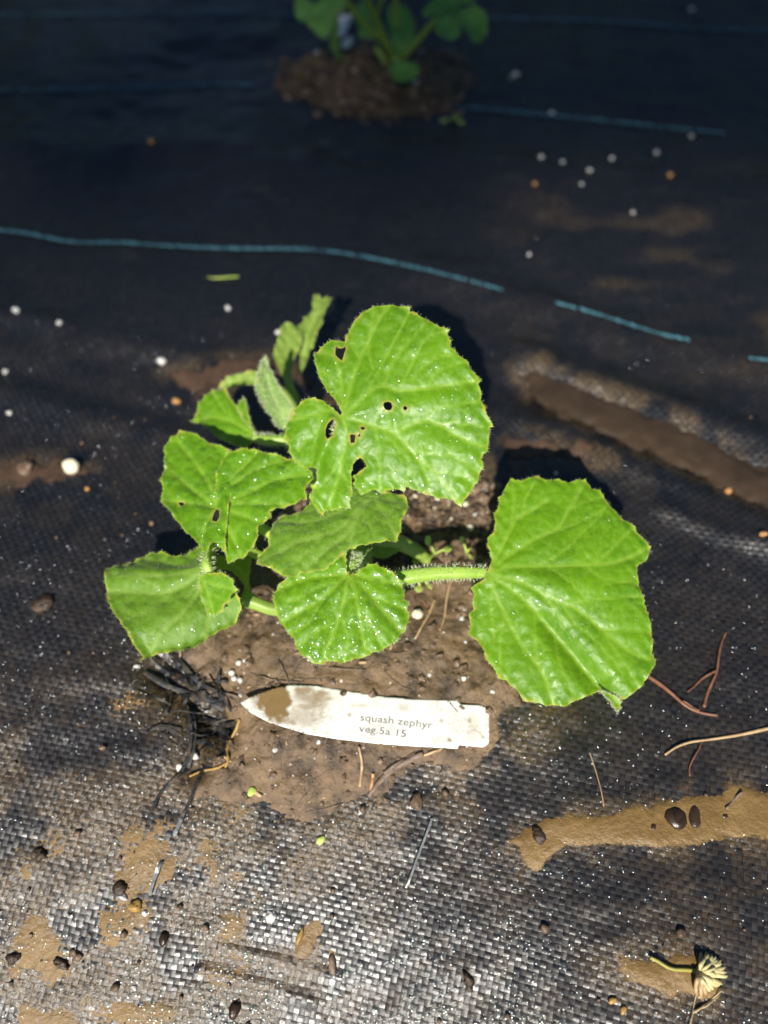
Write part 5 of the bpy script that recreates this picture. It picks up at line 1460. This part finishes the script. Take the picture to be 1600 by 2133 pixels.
# the far label, standing in the soil
fl_c = H(712, 58, 0.030)
B = Batch()
def slab(pxs, h0, th=0.0008):
    c_ = H(pxs[0][0], pxs[0][1], h0); n_ = np.array([0.1, -0.8, 0.6]); n_ /= np.linalg.norm(n_)
    d = rays(pxs); t_ = ((c_ - CAM) @ n_) / (d @ n_)
    P = CAM + d * t_[:, None]
    m_ = len(P)
    V_ = np.vstack([P, P - n_ * th])
    F4 = np.array([(i, (i + 1) % m_, (i + 1) % m_ + m_, i + m_) for i in range(m_)])
    Ft = np.array([(0, i + 1, i) for i in range(1, m_ - 1)] + [(m_, m_ + i, m_ + i + 1) for i in range(1, m_ - 1)])
    return V_, [F4, Ft]
for pxs, h0 in ((zt([(438, 108), (530, 104), (522, 150), (505, 190), (472, 262), (430, 272), (436, 190)]), 0.032), (zt([(455, 312), (520, 258), (541, 280), (520, 332), (470, 352)]), 0.012)):
    v, f = slab(pxs, h0); B.add(v, f)
fo = link("plant_label", B.mesh("far_label", False), M['label'])
for nm in ("stain", "speck"):
    attr(fo.data, nm, np.full(len(fo.data.vertices), 0.0 if nm == "stain" else 0.25))
tag(fo, "white label stuck upright in the far hole behind the sprout", "plant label")

# ------------------------------------------------------------------ unseen leafy blocker added to shade the far bed
D = 20.0
r_c = 2.2
perp = np.array([0, 0, 1.0]) - SDIR * SDIR[2]; perp /= np.linalg.norm(perp)
cc = np.array([0.0, 0.485, 0.0]) + SDIR * D + perp * r_c
shade_blocker = empty("shade_blocker", (cc[0] + 3.4, cc[1], -0.08), "unseen leafy mass added behind the viewer to shade the far bed", "shade_blocker")
nl = 9800
RNG = np.random.default_rng(5)
dirs = RNG.normal(size=(nl, 3)); dirs /= np.linalg.norm(dirs, axis=1)[:, None]
Pl = cc + dirs * (r_c * RNG.random(nl) ** (1 / 3))[:, None] * np.array([1.7, 1, 1])
a1 = RNG.normal(size=(nl, 3)); a1 /= np.linalg.norm(a1, axis=1)[:, None]
a2 = np.cross(a1, RNG.normal(size=(nl, 3))); a2 /= np.linalg.norm(a2, axis=1)[:, None]
sz = RNG.uniform(0.10, 0.16, (nl, 1))
V = np.stack([Pl - a1 * sz, Pl + a2 * sz * 0.6, Pl + a1 * sz, Pl - a2 * sz * 0.6], 1).reshape(-1, 3)
F = np.arange(nl * 4).reshape(-1, 4)
cr = under(link("blocker_crown", mesh_np("blocker_crown", V, F, False), M['blocker_crownleaf']), shade_blocker)
v, f, _ = tube(catmull([(cc[0] + 3.4, cc[1], -0.1), (cc[0] + 3.5, cc[1] + 0.1, cc[2] * 0.45), (cc[0] + 3.2, cc[1], cc[2] * 0.85), (cc[0] + 2.0, cc[1], cc[2] - 0.2), (cc[0] - 1.0, cc[1], cc[2] + 0.4)], 8), np.linspace(0.32, 0.05, 33), 12)
under(link("blocker_trunk", mesh_np("blocker_trunk", v, f), M['bark']), shade_blocker)

# unseen leafy band added to darken the fabric's far reflection; gap lets sky through
sky_blocker = empty("sky_blocker", (0, 6.5, -0.08), "unseen leafy band added beyond the fabric to darken its reflection", "sky_blocker")
nl = 14000
hx = RNG.uniform(-9, 9, nl); hy = 6.5 + RNG.normal(size=nl) * 0.5
top = 2.7 + 1.4 * (fbm(hx * 0.8, hx * 0, 131, 3) - 0.5) * 2 - 1.9 * np.exp(-((hx + 1.2) / 1.4) ** 2)
hz = top * RNG.random(nl) ** 0.8
Pl = np.stack([hx, hy, hz - 0.05], -1)
a1 = RNG.normal(size=(nl, 3)); a1 /= np.linalg.norm(a1, axis=1)[:, None]
a2 = np.cross(a1, RNG.normal(size=(nl, 3))); a2 /= np.linalg.norm(a2, axis=1)[:, None]
sz = RNG.uniform(0.10, 0.20, (nl, 1))
V = np.stack([Pl - a1 * sz, Pl + a2 * sz * 0.6, Pl + a1 * sz, Pl - a2 * sz * 0.6], 1).reshape(-1, 3)
under(link("blocker_foliage", mesh_np("blocker_foliage", V, np.arange(nl * 4).reshape(-1, 4), False), M['blocker_crownleaf']), sky_blocker)
B = Batch()
for q in range(14):
    x_ = -8.5 + q * 1.3
    v, f, _ = tube(np.array([(x_, 6.5, -0.1), (x_ + 0.1, 6.5, 1.2), (x_ + 0.05, 6.55, 2.2)]), [0.06, 0.045, 0.02], 8)
    under(link("blocker_trunk", mesh_np("sky_blocker_trunk", v, f), M['bark']), sky_blocker)
